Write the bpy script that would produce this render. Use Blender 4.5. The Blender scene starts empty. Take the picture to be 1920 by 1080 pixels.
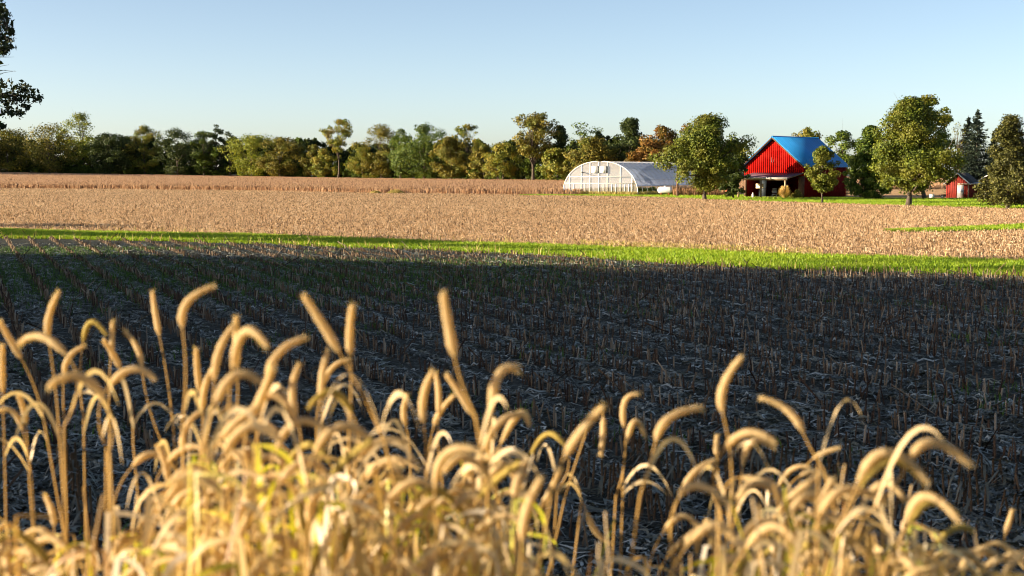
import bpy, math, random
import numpy as np
from mathutils import Vector

# ------------------------------------------------------------------ camera, sky, sun, exposure
S = bpy.context.scene
COL = S.collection
F_PX, HOR, CAM_H = 2600.0, 318.0, 3.3
PITCH = math.atan((540 - HOR) / F_PX)
cam_d = bpy.data.cameras.new('camera')
cam = bpy.data.objects.new('camera', cam_d)
COL.objects.link(cam)
S.camera = cam
cam.location = (0, 0, CAM_H)
cam.rotation_euler = (math.pi / 2 - PITCH, 0, 0)
cam_d.sensor_width = 36.0
cam_d.lens = 36.0 * F_PX / 1920
cam_d.clip_start, cam_d.clip_end = 0.1, 20000
cam_d.dof.use_dof = True
cam_d.dof.focus_distance = 110.0
cam_d.dof.aperture_fstop = 5.0

SUN_EL, SUN_AHEAD = math.radians(12.0), math.radians(-10.0)     # low sun, to the left and a little behind
SUN_DIR = Vector((-math.cos(SUN_AHEAD) * math.cos(SUN_EL), math.sin(SUN_AHEAD) * math.cos(SUN_EL), math.sin(SUN_EL)))
W = bpy.data.worlds.new('World')
S.world = W
W.use_nodes = True
nt = W.node_tree
bg = nt.nodes['Background']
sky = nt.nodes.new('ShaderNodeTexSky')
sky.sky_type = 'NISHITA'
sky.sun_disc = False
sky.sun_elevation = SUN_EL
sky.sun_rotation = math.atan2(SUN_DIR.x, SUN_DIR.y)
sky.altitude = 200
sky.air_density = 0.5
sky.dust_density = 1.0
sky.ozone_density = 1.7
wb = nt.nodes.new('ShaderNodeMix')                                # the camera's white balance
wb.data_type, wb.blend_type = 'RGBA', 'MULTIPLY'
wb.inputs[0].default_value = 1.0
wb.inputs[7].default_value = (1.15, 0.975, 0.785, 1)
nt.links.new(sky.outputs[0], wb.inputs[6])
nt.links.new(wb.outputs[2], bg.inputs['Color'])
bg.inputs['Strength'].default_value = 0.086
sun_d = bpy.data.lights.new('sun', 'SUN')
sun_d.energy = 5.0
sun_d.angle = math.radians(0.5)
sun_d.color = (1.0, 0.82, 0.58)
sun = bpy.data.objects.new('sun', sun_d)
COL.objects.link(sun)
sun.rotation_euler = SUN_DIR.to_track_quat('Z', 'Y').to_euler()
S.view_settings.view_transform = 'Standard'
S.view_settings.look = 'None'
S.view_settings.gamma = 1.0
S.view_settings.use_curve_mapping = False
S.view_settings.exposure = 1.75
S.cycles.denoising_input_passes = 'RGB_ALBEDO'
S.cycles.filter_width = 1.05
S.cycles.max_bounces = 6
S.cycles.transparent_max_bounces = 12

rnd = random.Random(11)
rng = np.random.default_rng(7)
TAU = 2 * math.pi


# ------------------------------------------------------------------ helpers
def ray(px, py):
    u, v = (px - 960) / F_PX, (540 - py) / F_PX
    return Vector((u, math.cos(PITCH) + v * math.sin(PITCH), v * math.cos(PITCH) - math.sin(PITCH)))


def at(px, py, Y):
    """the point seen at photograph pixel px, py at distance Y"""
    d = ray(px, py)
    return Vector((0, 0, CAM_H)) + d * (Y / d.y)


def ground_at(px, py, z=0.0):
    d = ray(px, py)
    return Vector((0, 0, CAM_H)) + d * ((z - CAM_H) / d.z)


def sstep(a, b, x):
    t = np.clip((x - a) / (b - a), 0, 1)
    return t * t * (3 - 2 * t)


def terrain(x, y):
    x = np.asarray(x, float)
    y = np.asarray(y, float)
    far = 2.0 * np.clip((-x - 50) / 150, 0, 1.6) ** 1.15 * sstep(215, 520, y)
    bank = 1.55 * (1 - sstep(3.3, 7.5, y))
    return far + bank


class MB:
    """collects vertices and faces (numpy) and links them as one mesh object"""

    def __init__(s):
        s.v, s.f, s.n = [], [], 0

    def add(s, V, Fs):
        V = np.asarray(V, np.float32).reshape(-1, 3)
        Fs = np.asarray(Fs, np.int64)
        s.v.append(V)
        s.f.append(Fs + s.n)
        s.n += len(V)

    def box(s, c, size, rz=0.0):
        x, y, z = [q / 2 for q in size]
        P = np.array([(-x, -y, -z), (x, -y, -z), (x, y, -z), (-x, y, -z), (-x, -y, z), (x, -y, z), (x, y, z), (-x, y, z)])
        if rz:
            cs, sn = math.cos(rz), math.sin(rz)
            P = np.stack([P[:, 0] * cs - P[:, 1] * sn, P[:, 0] * sn + P[:, 1] * cs, P[:, 2]], 1)
        s.add(P + np.array(c), [(0, 3, 2, 1), (4, 5, 6, 7), (0, 1, 5, 4), (1, 2, 6, 5), (2, 3, 7, 6), (3, 0, 4, 7)])

    def bar(s, a, b, w, h=None):
        tube(s, [a, b], [w / 2 * 1.2, w / 2 * 1.2], 4, caps=True)

    def slab(s, quad, th):
        """a flat quad given thickness downward along its normal"""
        q = [Vector(p) for p in quad]
        n = (q[1] - q[0]).cross(q[3] - q[0]).normalized() * th
        P = [tuple(p) for p in q] + [tuple(p - n) for p in q]
        s.add(P, [(0, 1, 2, 3), (7, 6, 5, 4), (0, 4, 5, 1), (1, 5, 6, 2), (2, 6, 7, 3), (3, 7, 4, 0)])

    def build(s, name, mat, parent=None, smooth=False, kind=None):
        me = bpy.data.meshes.new(name)
        V = np.concatenate(s.v) if s.v else np.zeros((0, 3), np.float32)
        me.vertices.add(len(V))
        me.vertices.foreach_set('co', V.ravel())
        ls, tot = [], []
        for Fs in s.f:
            ls.append(Fs.ravel())
            tot.append(np.full(len(Fs), Fs.shape[1], np.int32))
        L = np.concatenate(ls).astype(np.int32)
        T = np.concatenate(tot)
        me.loops.add(len(L))
        me.loops.foreach_set('vertex_index', L)
        me.polygons.add(len(T))
        st = np.concatenate([[0], np.cumsum(T)[:-1]]).astype(np.int32)
        me.polygons.foreach_set('loop_start', st)
        me.polygons.foreach_set('loop_total', T)
        if smooth:
            me.polygons.foreach_set('use_smooth', np.ones(len(T), bool))
        me.update(calc_edges=True)
        me.materials.append(mat)
        o = bpy.data.objects.new(name, me)
        COL.objects.link(o)
        if parent is not None:
            o.parent = parent
        if kind:
            o['kind'] = kind
        return o


def tube(mb, pts, radii, n=6, caps=False):
    P = np.asarray([tuple(p) for p in pts], float)
    k = len(P)
    T = np.gradient(P, axis=0)
    T /= np.linalg.norm(T, axis=1)[:, None] + 1e-9
    ref = np.array((0, 0, 1.0)) if abs(T[0][2]) < 0.9 else np.array((1.0, 0, 0))
    A = np.cross(T, ref)
    A /= np.linalg.norm(A, axis=1)[:, None] + 1e-9
    B = np.cross(T, A)
    ang = np.arange(n) * TAU / n + (math.pi / 4 if n == 4 else 0)
    R = np.asarray(radii, float)[:, None, None]
    V = P[:, None, :] + R * (np.cos(ang)[None, :, None] * A[:, None, :] + np.sin(ang)[None, :, None] * B[:, None, :])
    i, j = np.meshgrid(np.arange(k - 1), np.arange(n), indexing='ij')
    jn = (j + 1) % n
    Q = np.stack([i * n + j, i * n + jn, (i + 1) * n + jn, (i + 1) * n + j], -1).reshape(-1, 4)
    base = mb.n
    mb.add(V.reshape(-1, 3), Q)
    if caps:
        mb.f.append(np.array([[base + q for q in range(n)]]))
        mb.f.append(np.array([[base + (k - 1) * n + q for q in range(n - 1, -1, -1)]]))


def quads(mb, C, A, B):
    """many separate quads: centre C, half axes A and B"""
    V = np.stack([C - A, C - B, C + A, C + B], 1).reshape(-1, 3)
    mb.add(V, np.arange(len(C) * 4).reshape(-1, 4))


def unit(n):
    d = rng.normal(size=(n, 3))
    return d / (np.linalg.norm(d, axis=1)[:, None] + 1e-9)


def leaf_quads(mb, C, size, up_bias=0.3, aspect=0.6, out=None):
    n = len(C)
    N = unit(n)
    if out is not None:
        N = N * 0.75 + out
    N[:, 2] += up_bias
    N /= np.linalg.norm(N, axis=1)[:, None]
    A = np.cross(N, unit(n))
    A /= np.linalg.norm(A, axis=1)[:, None] + 1e-9
    B = np.cross(N, A)
    s = (size * rng.uniform(0.6, 1.35, n))[:, None] * 0.5
    quads(mb, C, A * s, B * s * aspect)


def tag(o, label=None, cat=None, group=None, kind=None):
    for k, v in (('label', label), ('category', cat), ('group', group), ('kind', kind)):
        if v:
            o[k] = v
    return o


def thing(name, label, cat, loc=(0, 0, 0), rz=0.0, group=None):
    o = bpy.data.objects.new(name, None)
    COL.objects.link(o)
    o.location = loc
    o.rotation_euler = (0, 0, rz)
    o.empty_display_size = 0.2
    return tag(o, label, cat, group)


# ------------------------------------------------------------------ materials
def new_mat(name):
    m = bpy.data.materials.new(name)
    m.use_nodes = True
    return m, m.node_tree, m.node_tree.nodes['Principled BSDF']


def ramp(nt, stops):
    r = nt.nodes.new('ShaderNodeValToRGB')
    e = r.color_ramp.elements
    while len(e) < len(stops):
        e.new(0.5)
    for el, (p, c) in zip(e, stops):
        el.position = p
        el.color = (*c, 1)
    return r


def mix(nt, fac, a, b, mode='MIX'):
    m = nt.nodes.new('ShaderNodeMix')
    m.data_type = 'RGBA'
    m.blend_type = mode
    for sock, v in ((m.inputs[0], fac), (m.inputs[6], a), (m.inputs[7], b)):
        if hasattr(v, 'is_output'):
            nt.links.new(v, sock)
        elif isinstance(v, tuple):
            sock.default_value = (*v, 1)
        else:
            sock.default_value = v
    return m.outputs[2]


def noise(nt, scale, detail=4, rough=0.6, obj=False, stretch=None):
    n = nt.nodes.new('ShaderNodeTexNoise')
    n.inputs['Scale'].default_value = scale
    n.inputs['Detail'].default_value = detail
    n.inputs['Roughness'].default_value = rough
    if obj:
        tc = nt.nodes.new('ShaderNodeTexCoord')
        src = tc.outputs['Object']
    else:
        g = nt.nodes.new('ShaderNodeNewGeometry')
        src = g.outputs['Position']
    if stretch:
        mp = nt.nodes.new('ShaderNodeMapping')
        mp.inputs['Scale'].default_value = stretch
        nt.links.new(src, mp.inputs[0])
        src = mp.outputs[0]
    nt.links.new(src, n.inputs['Vector'])
    return n.outputs['Fac']


def island(nt):
    return nt.nodes.new('ShaderNodeNewGeometry').outputs['Random Per Island']


def leafy(name, stops, transl=0.3, rough=0.6, patch=None, pscale=0.35, spec=0.25, tint=1.25):
    """leaves: a random colour per leaf, clumps of an autumn colour, some light let through"""
    m, nt, p = new_mat(name)
    c = ramp(nt, stops)
    nt.links.new(island(nt), c.inputs[0])
    col = c.outputs[0]
    if patch:
        f = ramp(nt, [(0.45, (0, 0, 0)), (0.62, (1, 1, 1))])
        nt.links.new(noise(nt, pscale, 3), f.inputs[0])
        col = mix(nt, f.outputs[0], col, patch)
    nt.links.new(col, p.inputs['Base Color'])
    p.inputs['Roughness'].default_value = rough
    p.inputs['Specular IOR Level'].default_value = spec
    if transl:
        t = nt.nodes.new('ShaderNodeBsdfTranslucent')
        nt.links.new(mix(nt, 1.0, col, (tint, tint * 0.95, tint * 0.6), 'MULTIPLY'), t.inputs[0])
        mx = nt.nodes.new('ShaderNodeMixShader')
        mx.inputs[0].default_value = transl
        out = nt.nodes['Material Output']
        nt.links.new(p.outputs[0], mx.inputs[1])
        nt.links.new(t.outputs[0], mx.inputs[2])
        nt.links.new(mx.outputs[0], out.inputs[0])
    return m


def solid(name, a, b=None, scale=6, rough=0.7, metal=0.0, bump=0.0, spec=0.3, stretch=None):
    m, nt, p = new_mat(name)
    if b:
        f = noise(nt, scale, 5, obj=True, stretch=stretch)
        r = ramp(nt, [(0.35, a), (0.65, b)])
        nt.links.new(f, r.inputs[0])
        nt.links.new(r.outputs[0], p.inputs['Base Color'])
        if bump:
            bp = nt.nodes.new('ShaderNodeBump')
            bp.inputs['Strength'].default_value = bump
            nt.links.new(f, bp.inputs['Height'])
            nt.links.new(bp.outputs[0], p.inputs['Normal'])
    else:
        p.inputs['Base Color'].default_value = (*a, 1)
    p.inputs['Roughness'].default_value = rough
    p.inputs['Metallic'].default_value = metal
    p.inputs['Specular IOR Level'].default_value = spec
    return m


def ground_mat(name, fine, coarse, fs=6.0, cs=0.25, bump=0.6, stretch=None, cstretch=None):
    m, nt, p = new_mat(name)
    r1 = ramp(nt, fine)
    nt.links.new(noise(nt, fs, 6, 0.7, stretch=stretch), r1.inputs[0])
    r2 = ramp(nt, coarse)
    nt.links.new(noise(nt, cs, 4, stretch=cstretch), r2.inputs[0])
    nt.links.new(mix(nt, 1.0, r1.outputs[0], r2.outputs[0], 'MULTIPLY'), p.inputs['Base Color'])
    bp = nt.nodes.new('ShaderNodeBump')
    bp.inputs['Strength'].default_value = bump
    bp.inputs['Distance'].default_value = 0.1
    nt.links.new(noise(nt, fs * 0.8, 6, 0.75), bp.inputs['Height'])
    nt.links.new(bp.outputs[0], p.inputs['Normal'])
    p.inputs['Roughness'].default_value = 0.95
    p.inputs['Specular IOR Level'].default_value = 0.1
    return m


M = {}
M['shaded_soil'] = ground_mat('shaded_soil_and_residue', [(0.3, (0.017, 0.018, 0.015)), (0.5, (0.042, 0.046, 0.039)), (0.68, (0.10, 0.11, 0.095))],
                       [(0.3, (0.8, 0.8, 0.8)), (0.7, (1.15, 1.12, 1.1))], 9.0, 0.3)  # near field's shade is put into this colour: darker, cooler than sunlit ground
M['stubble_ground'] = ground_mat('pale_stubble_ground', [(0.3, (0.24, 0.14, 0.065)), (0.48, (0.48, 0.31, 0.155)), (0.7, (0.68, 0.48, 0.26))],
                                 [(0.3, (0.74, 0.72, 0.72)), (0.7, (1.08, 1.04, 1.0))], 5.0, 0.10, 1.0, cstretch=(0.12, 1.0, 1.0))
M['grass_ground'] = ground_mat('grass_ground', [(0.3, (0.14, 0.20, 0.012)), (0.6, (0.24, 0.33, 0.015)), (0.75, (0.32, 0.40, 0.03))],
                               [(0.3, (0.8, 0.85, 0.8)), (0.7, (1.15, 1.05, 1.0))], 5.0, 0.25, 0.8)
M['crop_top'] = ground_mat('ripe_crop', [(0.3, (0.30, 0.17, 0.09)), (0.5, (0.48, 0.29, 0.16)), (0.7, (0.62, 0.40, 0.23))],
                           [(0.3, (0.9, 0.88, 0.88)), (0.7, (1.06, 1.03, 1.02))], 2.5, 0.05, 1.0)
M['bank'] = ground_mat('bank_ground', [(0.3, (0.05, 0.045, 0.02)), (0.7, (0.14, 0.12, 0.05))], [(0.3, (0.9, 0.9, 0.9)), (0.7, (1, 1, 1))], 8, 0.5)
M['stalk'] = leafy('shaded_corn_stalks', [(0.0, (0.022, 0.011, 0.006)), (0.4, (0.080, 0.042, 0.021)), (0.8, (0.17, 0.115, 0.065)), (1.0, (0.34, 0.27, 0.19))], 0, 0.7)  # shaded copy of lit_stalk, the shade put into its colour
M['litter'] = leafy('shaded_corn_litter', [(0.0, (0.030, 0.031, 0.022)), (0.5, (0.092, 0.094, 0.068)), (0.8, (0.185, 0.19, 0.145)), (1.0, (0.42, 0.445, 0.41))], 0.08, 0.42, spec=0.5, tint=1.0)  # shade tint and pale highlights are put into the litter colour
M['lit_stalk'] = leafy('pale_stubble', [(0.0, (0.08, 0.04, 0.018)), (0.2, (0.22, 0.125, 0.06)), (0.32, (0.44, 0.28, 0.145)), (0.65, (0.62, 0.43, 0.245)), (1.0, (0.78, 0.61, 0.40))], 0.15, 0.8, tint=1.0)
M['crop'] = leafy('ripe_crop_stems', [(0.0, (0.24, 0.12, 0.06)), (0.5, (0.48, 0.29, 0.155)), (1.0, (0.64, 0.43, 0.25))], 0.15, 0.8, tint=1.0)
M['grass'] = leafy('green_grass', [(0.0, (0.09, 0.17, 0.008)), (0.6, (0.21, 0.34, 0.014)), (1.0, (0.36, 0.45, 0.04))], 0.35, 0.5, patch=(0.25, 0.34, 0.025), pscale=0.55)
M['weed'] = leafy('field_weeds', [(0.0, (0.03, 0.07, 0.015)), (0.7, (0.06, 0.13, 0.02)), (1.0, (0.10, 0.18, 0.03))], 0.3, 0.5)
M['gold_weed'] = leafy('yellow_weeds', [(0.0, (0.22, 0.20, 0.05)), (0.6, (0.40, 0.33, 0.10)), (1.0, (0.55, 0.42, 0.18))], 0.25, 0.7)
M['pampas'] = leafy('pampas_blades', [(0.0, (0.36, 0.28, 0.08)), (0.6, (0.60, 0.44, 0.18)), (1.0, (0.78, 0.58, 0.32))], 0.4, 0.6)
M['brown_weed'] = leafy('brown_weeds', [(0.0, (0.14, 0.07, 0.03)), (1.0, (0.34, 0.2, 0.1))], 0.2, 0.7)
# foliage
M['olive'] = leafy('olive_leaves', [(0.0, (0.0459, 0.0696, 0.0079)), (0.6, (0.1223, 0.1531, 0.0158)), (1.0, (0.2142, 0.2263, 0.0264))], 0.28, patch=(0.2142, 0.1740, 0.0224))
M['brown_olive'] = leafy('bronze_leaves', [(0.0, (0.0688, 0.0634, 0.0106)), (0.6, (0.1531, 0.1367, 0.0185)), (1.0, (0.2449, 0.1918, 0.0290))], 0.28, patch=(0.1072, 0.1250, 0.0172))
M['yellow_green'] = leafy('yellow_green_leaves', [(0.0, (0.0790, 0.1074, 0.0120)), (0.6, (0.1722, 0.2148, 0.0216)), (1.0, (0.2870, 0.2761, 0.0360))], 0.3)
M['green'] = leafy('green_leaves', [(0.0, (0.0278, 0.0560, 0.0072)), (0.6, (0.0697, 0.1134, 0.0117)), (1.0, (0.1267, 0.1601, 0.0180))], 0.28)
M['dark_green'] = leafy('dark_green_leaves', [(0.0, (0.0168, 0.0317, 0.0081)), (0.6, (0.0382, 0.0609, 0.0117)), (1.0, (0.0777, 0.0974, 0.0162))], 0.22)
M['orange'] = leafy('orange_leaves', [(0.0, (0.10, 0.05, 0.012)), (0.6, (0.20, 0.10, 0.02)), (1.0, (0.28, 0.16, 0.03))], 0.3, patch=(0.12, 0.10, 0.02))
M['maple'] = leafy('maple_leaves', [(0.0, (0.0283, 0.0481, 0.0055)), (0.6, (0.0850, 0.1227, 0.0110)), (1.0, (0.1741, 0.2068, 0.0220))], 0.28, patch=(0.1196, 0.1267, 0.0132), pscale=0.5)
M['conifer'] = leafy('conifer_needles', [(0.0, (0.012, 0.022, 0.016)), (0.6, (0.026, 0.040, 0.028)), (1.0, (0.05, 0.07, 0.04))], 0.08)
M['cedar'] = leafy('cedar_needles', [(0.0, (0.024, 0.028, 0.006)), (0.6, (0.062, 0.068, 0.012)), (1.0, (0.12, 0.115, 0.02))], 0.12)
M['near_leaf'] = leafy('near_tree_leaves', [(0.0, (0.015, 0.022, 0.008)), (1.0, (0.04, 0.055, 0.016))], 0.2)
M['bark'] = solid('bark', (0.035, 0.027, 0.02), (0.10, 0.08, 0.062), 4, 0.9, bump=0.5, stretch=(3, 3, 0.6))
M['pale_bark'] = solid('pale_bark', (0.22, 0.19, 0.16), (0.42, 0.38, 0.34), 3, 0.85)
# buildings
M['red'] = leafy('red_boards', [(0.0, (0.17, 0.0016, 0.001)), (0.3, (0.25, 0.0022, 0.0012)), (1.0, (0.33, 0.0035, 0.002))], 0, 0.8, spec=0.05, patch=(0.36, 0.010, 0.006), pscale=0.9)
M['shaded_red'] = solid('shaded_red_boards', (0.14, 0.006, 0.006), (0.20, 0.010, 0.008), 1.5, 0.8, stretch=(4, 4, 0.5), spec=0.05)  # barn red darkened, so the side wall's shade is in its colour
M['dull_red'] = solid('weathered_red', (0.10, 0.008, 0.005), (0.22, 0.02, 0.012), 2.0, 0.8, stretch=(4, 4, 0.5))
M['sky_tint_roof'] = solid('sky_tinted_metal_roof', (0.018, 0.20, 0.50), (0.028, 0.245, 0.60), 0.6, 0.45, metal=0.0, spec=0.25)  # the sky's blue reflection is put into the metal's colour
M['porch_roof'] = solid('purple_grey_metal_roof', (0.09, 0.05, 0.07), (0.16, 0.10, 0.13), 1.5, 0.6, spec=0.2)  # metal mottled in purple-grey
M['dark_roof'] = solid('dark_shingles', (0.03, 0.028, 0.028), (0.06, 0.055, 0.055), 4, 0.9)
M['white'] = solid('white_paint', (0.62, 0.60, 0.56), (0.78, 0.77, 0.74), 2, 0.5)
M['wood'] = solid('weathered_wood', (0.22, 0.15, 0.09), (0.38, 0.28, 0.18), 3, 0.8, stretch=(4, 4, 0.6))
M['dark_wood'] = solid('dark_wood', (0.06, 0.035, 0.02), (0.14, 0.08, 0.05), 3, 0.85, stretch=(4, 4, 0.6))
M['rust_wood'] = solid('red_brown_post', (0.28, 0.09, 0.04), (0.42, 0.16, 0.08), 3, 0.8)
M['dark'] = solid('dark_earth', (0.02, 0.016, 0.012), (0.05, 0.04, 0.03), 2, 0.95)
M['steel'] = solid('galvanized_steel', (0.35, 0.36, 0.38), (0.5, 0.5, 0.52), 3, 0.4, metal=0.6)
M['grey'] = solid('grey_metal', (0.10, 0.11, 0.13), (0.18, 0.19, 0.21), 3, 0.5)
M['tarp'] = solid('blue_grey_panel', (0.02, 0.03, 0.04), (0.035, 0.045, 0.055), 2, 0.6)
M['cream'] = solid('cream_board', (0.62, 0.48, 0.30), (0.72, 0.58, 0.40), 3, 0.6)
M['tank'] = solid('tank_paint', (0.60, 0.62, 0.66), (0.72, 0.73, 0.76), 1.5, 0.3, spec=0.5)
M['rust'] = solid('rust', (0.30, 0.07, 0.03), (0.42, 0.13, 0.06), 4, 0.8)
M['frame_white'] = solid('pale_frame_timber', (0.74, 0.70, 0.62), (0.84, 0.80, 0.72), 2, 0.6)


def film(name, col, clear, transl):
    m, nt, p = new_mat(name)
    p.inputs['Base Color'].default_value = (*col, 1)
    p.inputs['Roughness'].default_value = 0.32
    p.inputs['Specular IOR Level'].default_value = 0.5
    r = ramp(nt, [(0.3, tuple(c * 0.9 for c in col)), (0.7, col)])
    nt.links.new(noise(nt, 0.8, 5, obj=True), r.inputs[0])
    nt.links.new(r.outputs[0], p.inputs['Base Color'])
    t = nt.nodes.new('ShaderNodeBsdfTranslucent')
    nt.links.new(r.outputs[0], t.inputs[0])
    tr = nt.nodes.new('ShaderNodeBsdfTransparent')
    a = nt.nodes.new('ShaderNodeMixShader')
    a.inputs[0].default_value = transl
    b = nt.nodes.new('ShaderNodeMixShader')
    b.inputs[0].default_value = clear
    nt.links.new(p.outputs[0], a.inputs[1])
    nt.links.new(t.outputs[0], a.inputs[2])
    nt.links.new(a.outputs[0], b.inputs[1])
    nt.links.new(tr.outputs[0], b.inputs[2])
    nt.links.new(b.outputs[0], nt.nodes['Material Output'].inputs[0])
    return m


M['film_end'] = film('clear_plastic', (0.40, 0.37, 0.30), 0.38, 0.5)
M['film_roof'] = film('sky_tinted_milky_plastic', (0.42, 0.51, 0.72), 0.18, 0.5)  # roof film's bluish sky reflection is mixed into its colour


# ------------------------------------------------------------------ the ground
def sheet(name, mat, xs, ylo, yhi, ny, off, kind='structure'):
    """a ground sheet between two curves ylo(x), yhi(x), laid on the terrain"""
    xs = np.asarray(xs, float)
    lo = np.array([ylo(x) for x in xs])
    hi = np.array([yhi(x) for x in xs])
    t = np.linspace(0, 1, ny)
    Y = lo[:, None] + (hi - lo)[:, None] * t[None, :]
    X = np.repeat(xs[:, None], ny, 1)
    Z = terrain(X, Y) + off
    V = np.stack([X, Y, Z], -1).reshape(-1, 3)
    i, j = np.meshgrid(np.arange(len(xs) - 1), np.arange(ny - 1), indexing='ij')
    Q = np.stack([i * ny + j, (i + 1) * ny + j, (i + 1) * ny + j + 1, i * ny + j + 1], -1).reshape(-1, 4)
    mb = MB()
    mb.add(V, Q)
    return mb.build(name, mat, smooth=True, kind=kind)


def line(pts):
    p = np.array(pts, float)
    return lambda x: float(np.interp(x, p[:, 0], p[:, 1]))


def px_line(pxs):
    g = [ground_at(*p) for p in pxs]
    return [(v.x, v.y) for v in g]


# base ground out to the horizon
xs = np.concatenate([[-6000, -2500, -1000], np.linspace(-420, 420, 85), [1000, 2500, 6000]])
ys = np.concatenate([[-200, -60, -20, -6, 0, 2, 3], np.linspace(3.3, 7.5, 12), [8, 12, 20, 40, 80, 120, 160], np.linspace(200, 560, 37), [700, 1200, 3000, 9000]])
X, Y = np.meshgrid(xs, ys, indexing='ij')
V = np.stack([X, Y, terrain(X, Y)], -1).reshape(-1, 3)
ny = len(ys)
i, j = np.meshgrid(np.arange(len(xs) - 1), np.arange(ny - 1), indexing='ij')
Q = np.stack([i * ny + j, (i + 1) * ny + j, (i + 1) * ny + j + 1, i * ny + j + 1], -1).reshape(-1, 4)
mb = MB()
mb.add(V, Q)
mb.build('field', M['shaded_soil'], smooth=True, kind='structure')

ST_T = px_line([(-500, 420), (0, 431), (480, 441.5), (960, 458.5), (1440, 476), (1920, 489.5), (2500, 503)])
ST_B = px_line([(-500, 432), (0, 445.5), (480, 457), (960, 476.5), (1440, 504), (1920, 521), (2500, 536)])
st_t, st_b = line(ST_T), line(ST_B)
strip_top = lambda x: st_t(x) + 0.3 * math.sin(x * 0.35) + 0.2 * math.sin(x * 0.9 + 1)
strip_bot = lambda x: st_b(x) + 0.25 * math.sin(x * 0.4 + 2) + 0.2 * math.sin(x * 1.1)
CROP_EDGE = px_line([(0, 353), (250, 354.5), (480, 357), (700, 361.5), (1000, 365), (1070, 365.5)])
CROP_EDGE = [(-400, 330), (-160, 262)] + CROP_EDGE + [(24, 214), (60, 232), (150, 250), (420, 260)]
crop_edge = line(CROP_EDGE)
LAWN = px_line([(975, 366.3), (1058, 366.6), (1200, 368.5), (1350, 374.5), (1440, 377.5), (1540, 380.5), (1700, 385.5), (1850, 389.5), (1920, 392)])
lawn_front = line(LAWN + [(90, 112), (200, 105)])
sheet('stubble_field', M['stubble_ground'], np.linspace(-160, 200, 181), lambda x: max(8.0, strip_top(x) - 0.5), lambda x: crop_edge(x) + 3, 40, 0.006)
sheet('grass_waterway', M['grass_ground'], np.linspace(-60, 45, 211), strip_bot, strip_top, 14, 0.012)
lx0 = LAWN[0][0]
sheet('lawn', M['grass_ground'], np.linspace(lx0, 150, 120), lawn_front, lambda x: lawn_front(x) + 0.4 + 46 * min(1, max(0, (x - lx0 - 6) / 14)), 30, 0.016)
WEDGE_T = px_line([(1660, 434.0), (1760, 429.5), (1920, 422.5), (2050, 417)])
WEDGE_B = px_line([(1660, 434.6), (1760, 435.0), (1920, 431.0), (2050, 427)])
sheet('grass_wedge', M['grass_ground'], np.linspace(WEDGE_B[0][0], WEDGE_T[-1][0], 60), line(WEDGE_B), line(WEDGE_T), 6, 0.012)


# ------------------------------------------------------------------ stubble, litter, grass: real pieces on the ground
ROW = np.array((-0.37, 0.93))
ROW /= np.linalg.norm(ROW)
PERP = np.array((ROW[1], -ROW[0]))


def in_view(P, margin=1.0, slope=0.385):
    return np.abs(P[:, 0]) < slope * P[:, 1] + margin


def v_strip(f):
    return np.vectorize(f)


def row_points(ymin, ymax, spacing, step, jitter, ROW=ROW):
    PERP = np.array((ROW[1], -ROW[0]))
    span = ymax * 1.3
    k = np.arange(-int(span / spacing), int(span / spacing))
    s = np.arange(-span, span, step)
    K, Sx = np.meshgrid(k, s, indexing='ij')
    P = (K.ravel() * spacing)[:, None] * PERP + Sx.ravel()[:, None] * ROW
    P[:, 0] += 0
    P = P + rng.normal(size=P.shape) * jitter + (rng.uniform(-0.5, 0.5, len(P)) * step)[:, None] * ROW
    P = P[(P[:, 1] > ymin) & (P[:, 1] < ymax)]
    return P


def stalks(mb, P, hmin, hmax, r, n=5, tilt=0.12, z=None):
    k = len(P)
    h = rng.uniform(hmin, hmax, k)
    t = rng.normal(size=(k, 2)) * tilt
    z0 = terrain(P[:, 0], P[:, 1]) - 0.01 if z is None else z
    base = np.stack([P[:, 0], P[:, 1], z0], 1)
    top = base + np.stack([t[:, 0] * h, t[:, 1] * h, h], 1)
    rr = r * rng.uniform(0.7, 1.3, k)
    a = np.arange(n) * TAU / n
    ring = np.stack([np.cos(a), np.sin(a), np.zeros(n)], 1)
    lo = base[:, None, :] + ring[None] * rr[:, None, None]
    slant = rng.uniform(-0.02, 0.02, (k, n))
    hi = top[:, None, :] + ring[None] * (rr * 0.85)[:, None, None]
    hi[:, :, 2] += slant * (1 if r < 0.03 else 0)
    V = np.concatenate([lo, hi], 1).reshape(-1, 3)
    b = (np.arange(k) * 2 * n)[:, None, None]
    j = np.arange(n)
    Qs = np.stack([j, (j + 1) % n, n + (j + 1) % n, n + j], -1)[None] + b
    mb.add(V, Qs.reshape(-1, 4))
    cap = (np.arange(k) * 2 * n)[:, None] + n + j[None]
    mb.f.append(cap + (mb.n - len(V)))


def strips(mb, C, ang, length, width, lift, curl):
    """litter: bent ribbons of three quads lying about"""
    k = len(C)
    d = np.stack([np.cos(ang), np.sin(ang), np.zeros(k)], 1)
    w = np.stack([-np.sin(ang), np.cos(ang), rng.uniform(-0.8, 0.8, k)], 1)
    V = []
    for q, (s, wd) in enumerate(((-0.5, 0.5), (-0.17, 1.0), (0.17, 0.9), (0.5, 0.25))):
        c = C + d * (length * s)[:, None]
        c = c + np.stack([np.zeros(k), np.zeros(k), lift * (1 + s * rng.uniform(-1.4, 1.4, k)) + curl * (0.25 - s * s)], 1)
        c = c + w * np.array([0, 0.03, -0.02, 0.04][q])
        V += [c - w * (width * wd * 0.5)[:, None], c + w * (width * wd * 0.5)[:, None]]
    V = np.stack(V, 1).reshape(-1, 3)
    b = (np.arange(k) * 8)[:, None, None]
    Qs = np.array([(0, 1, 3, 2), (2, 3, 5, 4), (4, 5, 7, 6)])[None] + b
    mb.add(V, Qs.reshape(-1, 4))


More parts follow.
